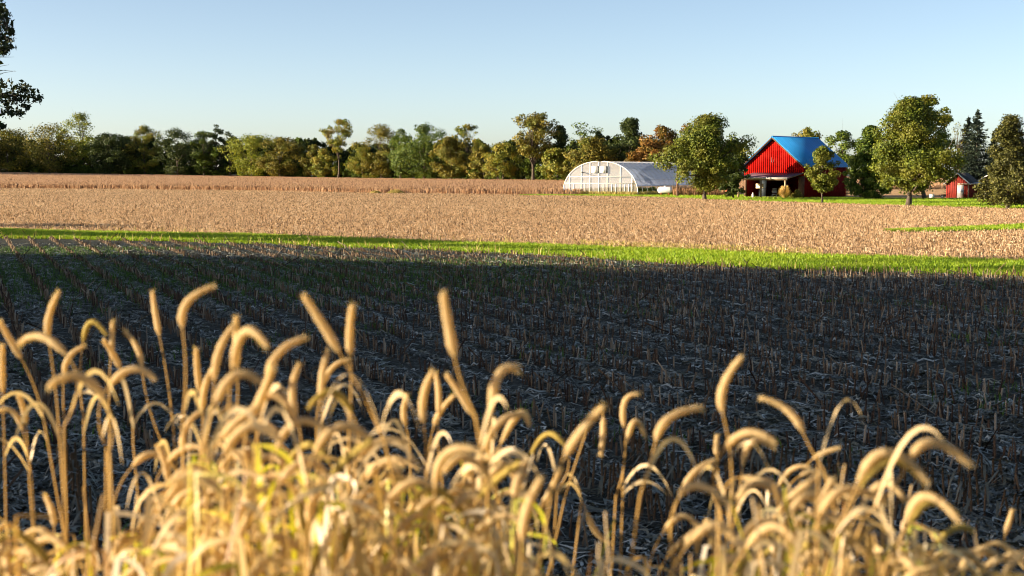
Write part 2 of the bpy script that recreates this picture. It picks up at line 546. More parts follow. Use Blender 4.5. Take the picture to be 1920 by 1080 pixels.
def blades(mb, P, h, w, lean=0.35, z=None):
    """grass: single tapering two-piece blades"""
    k = len(P)
    z0 = terrain(P[:, 0], P[:, 1]) if z is None else z
    a = rng.uniform(0, TAU, k)
    hh = h * rng.uniform(0.5, 1.3, k)
    ln = rng.uniform(0, lean, k) * hh
    la = rng.uniform(0, TAU, k)
    b = np.stack([P[:, 0], P[:, 1], z0], 1)
    wv = np.stack([np.cos(a), np.sin(a), np.zeros(k)], 1) * (w * rng.uniform(0.6, 1.4, k))[:, None] * 0.5
    l = np.stack([np.cos(la) * ln, np.sin(la) * ln, np.zeros(k)], 1)
    m = b + l * 0.35 + np.stack([0 * hh, 0 * hh, hh * 0.6], 1)
    t = b + l * 1.2 + np.stack([0 * hh, 0 * hh, hh], 1)
    V = np.stack([b - wv, b + wv, m + wv * 0.8, m - wv * 0.8, t], 1).reshape(-1, 3)
    q = np.arange(k)[:, None] * 5
    base = mb.n
    mb.add(V, q + np.array([(0, 1, 2, 3)]))
    mb.f.append(base + q + np.array([(3, 2, 4)]))


sb = v_strip(strip_bot)
st = v_strip(strip_top)
# --- near corn stubble: the closest 300 stalks are single things, the rest one mass
P = row_points(9.5, 72, 1.0, 0.066, 0.04)
P = P[in_view(P, 1.5) & (P[:, 1] < sb(P[:, 0]) + rng.normal(size=len(P)) * 0.25)]
gap = np.sin((P @ ROW) * 1.3 + np.round((P @ PERP) / 1.0) * 2.1) + np.sin((P @ ROW) * 0.47 + np.round((P @ PERP) / 1.0) * 4.7)
P = P[rng.uniform(size=len(P)) < 0.80 - 0.45 * (gap < -0.7)]
view = in_view(P, 0.0, 0.369)
dist = np.hypot(P[:, 0], P[:, 1]) + np.where(view & (P[:, 1] > 12.5), 0, 1000)
order = np.argsort(dist)
near, rest = P[order[:300]], P[order[300:]]
mb = MB()
fy = rest[:, 1] > 44
stalks(mb, rest[~fy], 0.12, 0.31, 0.013, 5)
stalks(mb, rest[fy], 0.07, 0.19, 0.014, 5)
lean = rest[rng.uniform(size=len(rest)) < 0.04] + rng.normal(size=(1, 2)) * 0.1
stalks(mb, lean, 0.3, 0.5, 0.010, 4, 0.8)
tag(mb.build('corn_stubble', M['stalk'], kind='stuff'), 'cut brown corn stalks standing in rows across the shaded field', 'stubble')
protos = []
for q in range(8):
    mb = MB()
    h = rnd.uniform(0.2, 0.42)
    tx, ty = rnd.gauss(0, 0.1) * h, rnd.gauss(0, 0.1) * h
    tube(mb, [(0, 0, -0.02), (tx * .4, ty * .4, h * .42), (tx * .5, ty * .5, h * .46), (tx * .55, ty * .55, h * .5), (tx, ty, h)], [.014, .012, .0155, .012, .0105], 7, caps=True)
    m2 = MB()
    for _ in range(2):
        a = rnd.uniform(0, TAU)
        l = rnd.uniform(.12, .3)
        zz = h * rnd.uniform(.3, .8)
        pts = [(tx * .5, ty * .5, zz), (math.cos(a) * l * .35, math.sin(a) * l * .35, zz + .03), (math.cos(a) * l * .7, math.sin(a) * l * .7, zz - .06), (math.cos(a) * l, math.sin(a) * l, max(0.01, zz - .2))]
        wx, wy = -math.sin(a) * .016, math.cos(a) * .016
        Vs = []
        for p_, s_ in zip(pts, (.6, 1, .8, .2)):
            Vs += [(p_[0] - wx * s_, p_[1] - wy * s_, p_[2]), (p_[0] + wx * s_, p_[1] + wy * s_, p_[2])]
        m2.add(Vs, [(0, 1, 3, 2), (2, 3, 5, 4), (4, 5, 7, 6)])
    a_ = mb.build('stem', M['stalk'])
    b_ = m2.build('leaf', M['litter'])
    protos.append((a_.data, b_.data))
    bpy.data.objects.remove(a_)
    bpy.data.objects.remove(b_)
for (x, y) in near:
    t = thing('corn_stalk', 'cut corn stalk stub in the shaded rows closest behind the foxtail grass', 'corn stalk', (x, y, 0), rnd.uniform(0, TAU), 'cut corn stalks nearest the bank')
    pa, pb = rnd.choice(protos)
    for nm, d in (('stem', pa), ('leaf', pb)):
        o = bpy.data.objects.new(nm, d)
        COL.objects.link(o)
        o.parent = t
# --- litter
n = 260000
Yl = 9.5 + (rng.uniform(size=n) ** 1.35) * 52
Pl = np.stack([rng.uniform(-1, 1, n) * (0.385 * Yl + 1), Yl], 1)
Pl = Pl[Pl[:, 1] < sb(Pl[:, 0]) - 0.2]
# more between the rows
ph = ((Pl @ PERP) / 1.0) % 1.0
lane = 0.5 + 0.5 * np.sin((Pl @ PERP) / 1.0 * math.pi / 2 + 0.6 * np.sin(Pl[:, 1] * 0.2))
patch = np.clip(0.6 + 0.3 * np.sin(Pl[:, 0] * 0.5 + 1.3 * np.sin(Pl[:, 1] * 0.3)) + 0.3 * np.sin(Pl[:, 1] * 0.45 + Pl[:, 0] * 0.2), 0, 1)
Pl = Pl[rng.uniform(size=len(Pl)) < (0.12 + 0.88 * np.sin(ph * math.pi) ** 3) * (0.5 + 0.5 * lane) * (0.5 + 0.7 * patch)]
k = len(Pl)
mb = MB()
strips(mb, np.stack([Pl[:, 0], Pl[:, 1], np.full(k, 0.012)], 1), rng.uniform(0, TAU, k), rng.uniform(0.08, 0.42, k) * rng.uniform(0.6, 1.2, k), rng.uniform(0.012, 0.042, k), rng.uniform(0.0, 0.05, k), rng.uniform(-0.02, 0.14, k))
tag(mb.build('shaded_corn_litter', M['litter'], kind='stuff'), 'grey shredded corn leaves and husks lying over the shaded field', 'crop litter')
# --- green weeds in the shaded stubble
n = 120000
Yl = 11 + (rng.uniform(size=n) ** 0.8) * 50
Pl = np.stack([rng.uniform(-1, 1, n) * (0.385 * Yl + 1), Yl], 1)
cl = np.sin(Pl[:, 0] * 0.9 + 2 * np.sin(Pl[:, 1] * 0.37)) + np.sin(Pl[:, 1] * 0.8 + 1.7 * np.sin(Pl[:, 0] * 0.6))
left = sstep(30, 42, Pl[:, 1]) * (1 - sstep(-3, 6, Pl[:, 0])) * (1 - sstep(49, 52, Pl[:, 1])) + 1.2 * (Pl[:, 1] > 52) * (Pl[:, 1] < 58.5) * (Pl[:, 0] < -14 + 2 * np.sin(Pl[:, 1]))
keep = rng.uniform(size=n) < 0.85 * left + 0.16 * (cl > 1.25)
Pl = Pl[keep & (Pl[:, 1] < sb(Pl[:, 0]))]
mb = MB()
blades(mb, Pl, 0.16 - 0.04 * sstep(40, 48, Pl[:, 1]), 0.022, 0.6)
tag(mb.build('field_weeds', M['weed'], kind='stuff'), 'low green weeds growing among the shaded corn stubble', 'weeds')
# --- pale stubble on the sunlit field
wt, wb = line(WEDGE_T), line(WEDGE_B)


def off_wedge(P):
    return ~((P[:, 0] > WEDGE_B[0][0]) & (P[:, 1] > v_strip(wb)(P[:, 0]) - 1.2) & (P[:, 1] < v_strip(wt)(P[:, 0])))


mb = MB()
P = row_points(36, 110, 0.76, 0.10, 0.05, np.array((0.93, -0.37)))
P = P[off_wedge(P)]
P = P[in_view(P, 4) & (P[:, 1] > st(P[:, 0]) - rng.uniform(0, 0.5, len(P)))]
stalks(mb, P, 0.08, 0.22, 0.018, 3, 0.3)
n = 150000
Yl = 105 + (rng.uniform(size=n) ** 0.9) * 150
Pf = np.stack([rng.uniform(-1, 1, n) * (0.385 * Yl + 4), Yl], 1)
ce = v_strip(crop_edge)(Pf[:, 0])
lf = v_strip(lambda x: lawn_front(x) if x > lx0 else 9999)(Pf[:, 0])
band = np.sin(Pf[:, 1] * 0.55 + 0.02 * Pf[:, 0] + 1.2 * np.sin(Pf[:, 0] * 0.03)) + 0.8 * np.sin(Pf[:, 1] * 0.21 - Pf[:, 0] * 0.012)
Pf = Pf[(Pf[:, 1] < ce) & (Pf[:, 1] < lf - 0.2) & (rng.uniform(size=len(Pf)) < 0.72 + 0.22 * band)]
stalks(mb, Pf, 0.06, 0.17, 0.028, 3, 0.45)
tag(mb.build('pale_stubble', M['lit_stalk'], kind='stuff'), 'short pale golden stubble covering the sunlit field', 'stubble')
n = 60000
Yl = 45 + (rng.uniform(size=n) ** 1.0) * 70
Pl = np.stack([rng.uniform(-1, 1, n) * (0.385 * Yl + 3), Yl], 1)
Pl = Pl[(Pl[:, 1] > st(Pl[:, 0]) - 0.3) & off_wedge(Pl)]
k = len(Pl)
mb = MB()
strips(mb, np.stack([Pl[:, 0], Pl[:, 1], np.full(k, 0.03)], 1), rng.uniform(0, TAU, k), rng.uniform(0.1, 0.3, k), rng.uniform(0.015, 0.04, k), rng.uniform(0.02, 0.10, k), rng.uniform(0.0, 0.16, k))
tag(mb.build('pale_litter', M['lit_stalk'], kind='stuff'), 'pale straw litter lying between the stubble of the sunlit field', 'crop litter')
# --- ripe standing crop far off
xs = np.linspace(-330, 330, 331)
t = np.linspace(0, 1, 60) ** 1.6
E = np.array([crop_edge(x) for x in xs])
Y = E[:, None] + t[None, :] * (540 - E)[:, None]
X = np.repeat(xs[:, None], 60, 1)
Z = terrain(X, Y) + 0.52 + rng.normal(size=X.shape) * 0.05
Z[:, 0] = terrain(X[:, 0], Y[:, 0]) + 0.0
Z[:, 1:6] = terrain(X[:, 1:6], Y[:, 1:6]) + 0.52 * np.linspace(0.12, 0.9, 5)[None, :] + rng.normal(size=(331, 5)) * 0.05
i, j = np.meshgrid(np.arange(330), np.arange(59), indexing='ij')
Q = np.stack([i * 60 + j, (i + 1) * 60 + j, (i + 1) * 60 + j + 1, i * 60 + j + 1], -1).reshape(-1, 4)
mb = MB()
mb.add(np.stack([X, Y, Z], -1).reshape(-1, 3), Q)
crop = mb.build('standing_crop', M['crop_top'], smooth=False, kind='stuff')
tag(crop, 'ripe reddish standing crop covering the far side of the field', 'crop')
n = 60000
xx = rng.uniform(-190, 120, n)
yy = v_strip(crop_edge)(xx) + (rng.uniform(size=n) ** 2.0) * 220 - 0.5
Pc = np.stack([xx, yy], 1)
xe = -190 + 150 * rng.uniform(size=6000) ** 1.3
Pc = np.concatenate([Pc, np.stack([xe, v_strip(crop_edge)(xe) - np.abs(rng.normal(size=6000)) * 0.7 + 0.2], 1)])
Pc = Pc[in_view(Pc, 6)]
mb = MB()
stalks(mb, Pc, 0.55, 0.86, 0.06, 3, 0.15)
mb.build('crop_stems', M['crop'], crop, kind='stuff')
# --- grass of the waterway, wedge and lawn
n = 90000
xx = rng.uniform(-34, 24, n)
lo, hi = sb(xx), st(xx)
yy = lo + (hi - lo) * rng.uniform(-0.03, 1.02, n)
Pg = np.stack([xx, yy], 1)
Pg = Pg[in_view(Pg, 2)]
mb = MB()
blades(mb, Pg, 0.13, 0.03, 0.7)
n = 9000
xx = rng.uniform(WEDGE_B[0][0], WEDGE_T[-1][0], n)
lo, hi = v_strip(wb)(xx), v_strip(wt)(xx)
blades(mb, np.stack([xx, lo + (hi - lo) * rng.uniform(0, 1, n)], 1), 0.16, 0.05, 0.5)
n = 60000
xx = rng.uniform(lx0, 85, n)
yy = v_strip(lawn_front)(xx) + rng.uniform(0, 1, n) ** 1.5 * 45 * np.clip((xx - lx0) / 18, 0.02, 1)
Pg = np.stack([xx, yy], 1)
blades(mb, Pg[in_view(Pg, 3)], 0.12, 0.07, 0.7)
tag(mb.build('grass', M['grass'], kind='stuff'), 'bright green mown grass of the waterway and the farm lawn', 'grass')
# dark weed heads along the waterway edges
n = 500
xx = rng.uniform(-26, 20, n)
yy = np.where(rng.uniform(size=n) < 0.5, st(xx), sb(xx)) + rng.normal(size=n) * 0.3
mb = MB()
blades(mb, np.stack([xx, yy], 1), 0.32, 0.035, 0.5)
n = 3000
xx = rng.uniform(3, 12, n)
yy = st(xx) + rng.uniform(0.3, 3.0, n)
blades(mb, np.stack([xx, yy], 1)[rng.uniform(size=n) < 0.5], 0.22, 0.03, 0.5)
tag(mb.build('edge_weeds', M['gold_weed'], kind='stuff'), 'taller straggly weeds along the edges of the green waterway', 'weeds')


# ------------------------------------------------------------------ trees
SHAPES = {
    'round': lambda t: np.sqrt(np.clip(1 - (2 * t - 0.95) ** 2 / 1.15, 0.02, 1)),
    'spread': lambda t: np.clip(0.35 + 1.25 * t, 0, 1) * np.sqrt(np.clip(1 - np.clip((t - 0.55) / 0.5, 0, 1) ** 2, 0.02, 1)),
    'oval': lambda t: np.sqrt(np.clip(np.sin(math.pi * np.clip(t, 0.03, 0.98) ** 0.85), 0, 1)),
    'maple': lambda t: np.clip(np.minimum(1, (t + 0.13) / 0.33), 0, 1) * np.clip(1 - np.clip((t - 0.38) / 0.64, 0, 1) ** 1.7 * 0.9, 0, 1),
    'column': lambda t: np.clip(np.minimum(1, (t + 0.12) / 0.2), 0, 1) * np.clip(1.02 - t ** 2.2 * 0.85, 0, 1),
    'dome': lambda t: np.sqrt(np.clip(1 - t ** 2, 0.02, 1)),
}


def crown_points(r, H, Wd, base, shape, n_clump, per, lobed=0.22, inner=0.25, csize=1.0):
    """leaf positions gathered in clumps spread through an uneven crown; also the clump centres"""
    t = r.beta(1.15, 1.0, n_clump)
    a = r.uniform(0, TAU, n_clump)
    ph = r.uniform(0, TAU, 4)
    env = 1 + lobed * (np.sin(a * 2 + ph[0] + t * 3) * 0.6 + np.sin(a * 3 + ph[1] - t * 5) * 0.5 + np.sin(t * 9 + ph[2] + a) * 0.45)
    rad = np.where(r.uniform(size=n_clump) < inner, r.uniform(0.0, 0.6, n_clump), r.uniform(0.62, 1.0, n_clump))
    rc = r.uniform(0.6, 1.25, n_clump) * (Wd * 0.115 + 0.14) * csize
    spr = r.uniform(size=n_clump) < (0.22 if n_clump > 75 else 0.06)
    rc = np.where(spr, rc * 0.5, rc)
    rad = np.where(spr, r.uniform(0.95, 1.08, n_clump), rad)
    R = SHAPES[shape](t) * Wd * 0.5 * env * rad
    cz = base + (H - base) * (0.04 + 0.94 * t)
    C = np.stack([np.cos(a) * np.maximum(R - rc * 0.4, 0), np.sin(a) * np.maximum(R - rc * 0.4, 0), np.minimum(cz + spr * 0.025 * H, H - rc * 0.5)], 1)
    kk = np.maximum(3, (per * (rc / rc.mean()) ** 2)).astype(int)
    idx = np.repeat(np.arange(n_clump), kk)
    d = r.normal(size=(len(idx), 3))
    d /= np.linalg.norm(d, axis=1)[:, None]
    s = r.uniform(0.15, 1.0, len(idx)) ** 0.5 * (1 + r.normal(size=len(idx)) * 0.12)
    d[:, 2] = d[:, 2] * 0.72
    L = C[idx] + d * (rc[idx] * s)[:, None]
    o = L - np.array((0, 0, base + (H - base) * 0.4))
    o /= np.linalg.norm(o, axis=1)[:, None] + 1e-9
    crown_points.out = d * 0.55 + o * 0.5
    return L, C, rc


def tree(name, label, px, base_y, top_y, w_px, shape, mat, Y=None, trunk_h=0.25, n_clump=55, per=75, leaf=0.42, group=None,
         limbs=9, bark='bark', trunk_r=None, dz=None, inner=0.25, lobed=0.22, seed=None, cat='tree', csize=1.0, fork=False, lean=0.0):
    r = np.random.default_rng(seed if seed is not None else int(px * 7 + top_y))
    if Y is None:
        Y = ground_at(px, base_y).y
    b = at(px, base_y, Y)
    if dz is not None:
        b.z = dz
    else:
        b.z = float(terrain(b.x, b.y))
    H = at(px, top_y, Y).z - b.z
    Wd = w_px / F_PX * Y
    root = thing(name, label, cat, tuple(b), 0, group)
    L, C, rc = crown_points(r, H, Wd, H * trunk_h, shape, n_clump, per, lobed, inner, csize)
    OUT = crown_points.out
    L[:, 0] += lean * (L[:, 2] / H) * Wd
    C[:, 0] += lean * (C[:, 2] / H) * Wd
    tr = trunk_r or max(0.1, H * 0.018)
    mb = MB()
    kz = np.linspace(0, 0.8 * H, 9)
    wob = np.cumsum(r.normal(size=(9, 2)) * H * 0.006, 0)
    wob[0] = 0
    wob[:, 0] += lean * kz / H * Wd
    axis = np.stack([wob[:, 0], wob[:, 1], kz - 0.05], 1)
    rad = tr * (1.0 - 0.85 * (kz / (0.8 * H)))
    rad[0] *= 1.35
    tube(mb, axis, rad, 7)
    mb.build('trunk', M[bark], root, smooth=True)
    mb = MB()
    pick = np.argsort(r.uniform(size=len(C)))[:limbs]
    for q in pick:
        c = C[q]
        z0 = max(H * trunk_h * 0.7, min(c[2] * r.uniform(0.45, 0.7), 0.7 * H))
        p0 = np.array([np.interp(z0, kz, axis[:, 0]), np.interp(z0, kz, axis[:, 1]), z0])
        m1 = p0 * 0.6 + c * 0.4 + np.array([0, 0, 0.05 * H]) * r.uniform(-0.6, 1)
        m2 = p0 * 0.25 + c * 0.75 + np.array([0, 0, 0.05 * H]) * r.uniform(-0.4, 1)
        r0 = tr * (1 - 0.75 * z0 / (0.8 * H)) * 0.6
        tube(mb, [p0, m1, m2, c], [r0, r0 * 0.7, r0 * 0.4, r0 * 0.12], 5)
        for _ in range(2):
            e = c + r.normal(size=3) * rc[q] * 0.8
            tube(mb, [m2, (m2 + e) / 2 + r.normal(size=3) * 0.1, e], [r0 * 0.3, r0 * 0.2, r0 * 0.06], 4)
    if limbs:
        mb.build('branches', M[bark], root, smooth=True)
    mb = MB()
    leaf_quads(mb, L, leaf, 0.25, 0.7, out=OUT)
    mb.build('crown', M[mat], root)
    return root


TL = 'trees of the far treeline'
# far treeline: px, base, top, width, shape, material, distance, options, label
line_trees = [
    (14, 325, 242, 100, 'round', 'brown_olive', 520, dict(), 'bronze round tree at the far left end of the treeline'),
    (92, 326, 231, 95, 'round', 'brown_olive', 512, dict(limbs=16, n_clump=48), 'bronze tree with dark forked trunk, left of the tall yellow-green tree'),
    (156, 327, 212, 76, 'oval', 'yellow_green', 530, dict(n_clump=50), 'tall yellow-green tree rising above the left treeline'),
    (206, 328, 251, 70, 'round', 'dark_green', 505, dict(), 'dark green tree just right of the tall yellow-green tree'),
    (240, 329, 256, 60, 'round', 'dark_green', 515, dict(), 'low dark tree in the dip of the left treeline'),
    (272, 329, 236, 62, 'oval', 'olive', 510, dict(n_clump=42), 'olive tree with a flat ragged top in the left treeline'),
    (332, 331, 242, 70, 'oval', 'dark_green', 500, dict(n_clump=40), 'dark tree with a thin ragged top left of the grey crown'),
    (382, 332, 243, 46, 'oval', 'green', 498, dict(n_clump=36), 'narrow green sunlit tree beside the grey-green crown'),
    (407, 332, 234, 40, 'oval', 'dark_green', 505, dict(n_clump=34), 'narrow grey-green tree standing highest in its dark stretch'),
    (433, 332, 246, 34, 'spread', 'dark_green', 500, dict(n_clump=14, limbs=12), 'thin half bare tree with twiggy top'),
    (472, 333, 254, 90, 'round', 'yellow_green', 492, dict(), 'broad yellow-green tree over dark shade in the treeline'),
    (526, 334, 258, 70, 'round', 'brown_olive', 486, dict(), 'rounded rusty olive tree right of the broad yellow-green one'),
    (563, 334, 259, 30, 'oval', 'green', 495, dict(n_clump=26), 'slim green tree peeping over the rusty trees'),
    (588, 335, 272, 46, 'round', 'brown_olive', 484, dict(n_clump=36), 'small bronze tree left of the tall open tree'),
    (612, 335, 280, 52, 'round', 'olive', 476, dict(n_clump=36), 'low yellowish tree at the foot of the tall open tree'),
    (634, 336, 224, 70, 'spread', 'olive', 470, dict(trunk_h=0.45, n_clump=42, limbs=22, per=80, csize=0.95), 'tall open tree with bare forked trunk against the sky'),
    (716, 337, 234, 68, 'round', 'brown_olive', 452, dict(n_clump=46, limbs=18, per=80), 'thin topped bronze tree left of the dense green tree'),
    (680, 337, 268, 60, 'round', 'olive', 455, dict(n_clump=40), 'low olive tree between the tall open tree and the thin topped one'),
    (752, 338, 243, 50, 'oval', 'green', 440, dict(n_clump=34), 'lesser green tree leaning on the dense green tree'),
    (795, 338, 234, 92, 'oval', 'green', 425, dict(n_clump=62), 'dense bright green tree in the middle of the treeline'),
    (845, 339, 258, 66, 'round', 'brown_olive', 412, dict(), 'rusty olive tree in front of the sparse twiggy crown'),
    (876, 339, 234, 72, 'spread', 'olive', 420, dict(trunk_h=0.3, n_clump=36, limbs=22, per=60, csize=0.95), 'sparse crowned tree whose twigs show against the sky'),
    (906, 340, 272, 56, 'round', 'brown_olive', 400, dict(n_clump=38), 'low bronze tree right of the sparse crowned tree'),
    (943, 341, 266, 66, 'round', 'olive', 388, dict(n_clump=44), 'yellowish low tree left of the largest treeline tree'),
    (1000, 342, 213, 102, 'spread', 'brown_olive', 372, dict(trunk_h=0.36, n_clump=74, limbs=34, per=85, csize=0.95, trunk_r=0.45), 'largest golden tree of the treeline with spreading dark limbs'),
    (1052, 343, 236, 48, 'oval', 'dark_green', 376, dict(n_clump=40), 'dark narrow tree just right of the largest golden tree'),
    (1092, 343, 230, 64, 'spread', 'green', 386, dict(n_clump=30, limbs=18, per=50), 'grey-green airy tree behind the greenhouse front'),
    (1128, 343, 242, 40, 'oval', 'dark_green', 380, dict(n_clump=30), 'small dark tree top behind the greenhouse ridge'),
    (1108, 344, 258, 90, 'dome', 'brown_olive', 345, dict(n_clump=60), 'domed bronze olive tree right behind the greenhouse arch'),
    (1180, 345, 222, 82, 'column', 'dark_green', 350, dict(n_clump=60, lobed=0.35), 'tall dark layered tree above the greenhouse roof'),
    (1236, 346, 236, 66, 'oval', 'orange', 345, dict(n_clump=42, limbs=14, bark='pale_bark'), 'orange birch with pale trunk above the greenhouse roof'),
    (1205, 346, 278, 60, 'round', 'orange', 335, dict(n_clump=40), 'low orange tree over the greenhouse roof, left of the birch'),
    (1282, 346, 229, 62, 'spread', 'orange', 350, dict(n_clump=30, limbs=16, per=50, bark='pale_bark'), 'thin orange tree peeping out behind the lawn tree'),
    (1046, 344, 280, 70, 'dome', 'olive', 352, dict(n_clump=44), 'low bushy olive tree left of the greenhouse arch'),
]
for (px, by, ty, w, shp, mt, Yd, kw, lab) in line_trees:
    kw = dict(dict(trunk_h=0.05, n_clump=64, per=95, leaf=0.55, group=TL), **kw)
    if 'csize' not in kw:
        kw['n_clump'] = int(kw['n_clump'] * 1.35)
        w *= 1.26
    tree('broadleaf_tree', lab, px, by, ty, w, shp, mt, Y=Yd, **kw)

# the wood behind the single trees and the scrub at its foot
r_ = np.random.default_rng(99)
edge = line([(-330, 560), (-225, 545), (-192, 530), (-150, 522), (-105, 512), (-66, 490), (-40, 462), (-18, 425), (8, 385), (36, 362), (70, 356), (130, 350), (300, 360)])
mb = MB()
for q in range(150):
    x = -330 + q * 2.9 + r_.normal() * 1.0
    y = edge(x) + r_.uniform(9, 26)
    if x > 62:
        continue
    Hh = r_.uniform(11.5, 15) if x < -66 else r_.uniform(10, 12.5)
    L, C, rc = crown_points(r_, Hh, r_.uniform(9, 13), 0.3, 'dome', 46, 60)
    leaf_quads(mb, L + np.array((x, y, float(terrain(x, y)))), 0.75, 0.3, 0.75)
tag(mb.build('woods', M['dark_green'], kind='stuff'), 'dark wood behind the single trees of the far treeline', 'wood')
mb = MB()
for q in range(300):
    x = -255 + q * 1.03 + r_.normal() * 0.5
    y = edge(x) - r_.uniform(3, 9)
    if x > 45:
        continue
    Hh = r_.uniform(2.0, 6.5)
    L, C, rc = crown_points(r_, Hh, r_.uniform(3, 5.5), 0.0, 'dome', 12, 36)
    leaf_quads(mb, L + np.array((x, y, float(terrain(x, y)))), 0.5, 0.3, 0.7)
tag(mb.build('undergrowth', M['green'], kind='stuff'), 'green scrub along the foot of the far treeline', 'undergrowth')

# trees round the farm
FT = 'trees round the farmyard'
tree('maple_tree', 'green maple on the lawn between greenhouse and barn, its right side dark', 1321, 374.5, 217, 144, 'maple', 'maple', trunk_h=0.14, lean=0.08, n_clump=130, per=230, leaf=0.24,
     limbs=26, trunk_r=0.2, group=FT, inner=0.3, lobed=0.34, csize=1.15)
tree('shade_tree', 'dark leafy tree with low boughs beside the red barn gable', 1375, 372, 277, 60, 'round', 'dark_green', Y=162, trunk_h=0.02, n_clump=80, per=150, leaf=0.26, group=FT)
tree('maple_tree', 'large sunlit maple with short trunk on the lawn right of the barn', 1703, 385.5, 186, 162, 'maple', 'maple', trunk_h=0.13, n_clump=170, per=260, leaf=0.21,
     limbs=30, trunk_r=0.24, group=FT, inner=0.3, lobed=0.32, csize=1.1)
tree('broadleaf_tree', 'tall rounded tree crowning out behind the large sunlit maple', 1733, 372, 180, 100, 'oval', 'olive', Y=160, trunk_h=0.2, n_clump=110, per=110, leaf=0.27, group=FT)
tree('cedar_tree', 'dark bushy cedar filling the gap between barn and maple', 1631, 370.5, 238, 86, 'column', 'green', Y=158, trunk_h=0.0, n_clump=140, per=170, leaf=0.26, group=FT, lobed=0.3, cat='evergreen')
tree('young_tree', 'small young tree on the lawn edge in front of the barn side', 1541, 380.5, 276, 66, 'maple', 'maple', trunk_h=0.2, n_clump=80, per=100, leaf=0.2, limbs=16, trunk_r=0.09, group=FT, lobed=0.3)
tree('broadleaf_tree', 'olive tree top showing over the sky-tinted barn roof', 1512, 352, 239, 72, 'round', 'olive', Y=300, trunk_h=0.2, n_clump=50, per=80, leaf=0.45, group=FT)
tree('broadleaf_tree', 'rounded dark tree behind the far end of the sky-tinted roof', 1578, 352, 246, 84, 'round', 'green', Y=290, trunk_h=0.2, n_clump=55, per=80, leaf=0.45, limbs=16, group=FT)
tree('cedar_tree', 'broad dark cedar standing on the lawn at the right edge', 1889, 391.5, 218, 100, 'column', 'cedar', trunk_h=0.0, n_clump=200, per=170, leaf=0.17, group=FT, lobed=0.28, cat='evergreen')
tree('bare_tree', 'thin brown nearly leafless tree between maple and spruces', 1796, 368, 222, 42, 'spread', 'brown_olive', Y=175, trunk_h=0.3, n_clump=26, per=9, leaf=0.2, limbs=26, trunk_r=0.1, group=FT)


M_SPR = 1.35


def conifer(label, px, base_y, top_y, w_px, Y, seed):
    r = np.random.default_rng(seed)
    b = at(px, base_y, Y)
    b.z = 0
    H = at(px, top_y, Y).z
    Rm = w_px / F_PX * Y / 2 * M_SPR
    root = thing('spruce_tree', label, 'conifer', tuple(b), 0, FT)
    mb = MB()
    tube(mb, [(0, 0, -0.05), (0.02, 0, H * 0.5), (0, 0, H)], [0.22, 0.12, 0.015], 7)
    mb.build('trunk', M['bark'], root, smooth=True)
    mb = MB()
    z = 0.5
    while z < H * 0.985:
        t = z / H
        R = Rm * (1 - t) ** 0.85 * r.uniform(0.75, 1.15) + 0.1
        for _ in range(int(10 + 14 * (1 - t))):
            a = r.uniform(0, TAU)
            Rb = R * r.uniform(0.65, 1.1)
            m = max(6, int(30 * Rb / Rm) + 8)
            s = r.uniform(0.1, 1.0, m)
            side = r.normal(size=m) * 0.16 * Rb * (1.1 - s)
            drop = -0.28 * Rb * s + 0.2 * Rb * s ** 2.5
            Pq = np.stack([np.cos(a) * Rb * s - np.sin(a) * side, np.sin(a) * Rb * s + np.cos(a) * side, z + r.uniform(-0.25, 0.25) + drop - r.uniform(0, 0.2, m)], 1)
            ax = np.stack([np.full(m, math.cos(a)), np.full(m, math.sin(a)), np.full(m, -0.25)], 1) * 0.17 + r.normal(size=(m, 3)) * 0.05
            bx = np.stack([np.full(m, -math.sin(a)), np.full(m, math.cos(a)), r.normal(size=m) * 0.8], 1) * 0.06
            quads(mb, Pq, ax, bx)
        z += H * 0.022 + 0.1
    mb.build('crown', M['conifer'], root)


conifer('taller pointed dark spruce behind the small red shed', 1829, 372, 205, 84, 178, 5)
conifer('spruce with twin top leaning on the left of the taller spruce', 1812, 372, 216, 70, 183, 8)
conifer('slim spruce tip just left of the broad cedar', 1860, 372, 248, 46, 188, 13)

# near tree at the left edge: its trunk stands outside the picture, boughs reach in
YN = 40.0
base = at(-150, 500, YN)
root = thing('oak_tree', 'dark silhouetted boughs of a near tree reaching in at the left edge', 'tree', (base.x, YN, 0))
off = np.array((base.x, YN, 0))
r = np.random.default_rng(31)


def nearp(px, py, dy=0.0):
    p = at(px, py, YN + dy)
    return np.array(p) - off


mb = MB()
tube(mb, [(0, 0, -0.1), (0.1, 0, 3), (-0.1, 0.1, 6), (0.2, 0, 9), (0.1, 0, 12)], [0.42, 0.34, 0.27, 0.2, 0.08], 8)
mb.build('trunk', M['bark'], root, smooth=True)
boughs = [
    ([(-150, 250), (-80, 205), (-20, 185), (30, 178), (78, 186)], [(0, 176, 20), (14, 190, 24), (34, 166, 17), (50, 168, 14), (40, 186, 15), (60, 178, 12), (72, 184, 9), (18, 208, 14), (36, 212, 10), (0, 160, 16), (-14, 196, 30), (-36, 190, 34), (50, 200, 7)]),
    ([(-150, 150), (-80, 90), (-20, 50), (12, 45)], [(-6, 40, 26), (16, 84, 12), (2, 20, 14), (20, 56, 8), (8, 98, 10), (0, 52, 22), (14, 72, 14), (4, 82, 16), (-10, 68, 24), (6, 30, 12), (-20, 30, 30), (-2, 12, 16), (18, 62, 9), (10, 92, 8)]),
    ([(-150, 80), (-60, 20), (-10, -8), (6, -10)], [(-30, -20, 34), (-4, -6, 10), (-60, -30, 40)]),
    ([(-150, 280), (-80, 250), (-20, 226), (2, 228)], [(-12, 232, 16), (3, 236, 7), (-40, 240, 30)]),
]
mb = MB()
tw = MB()
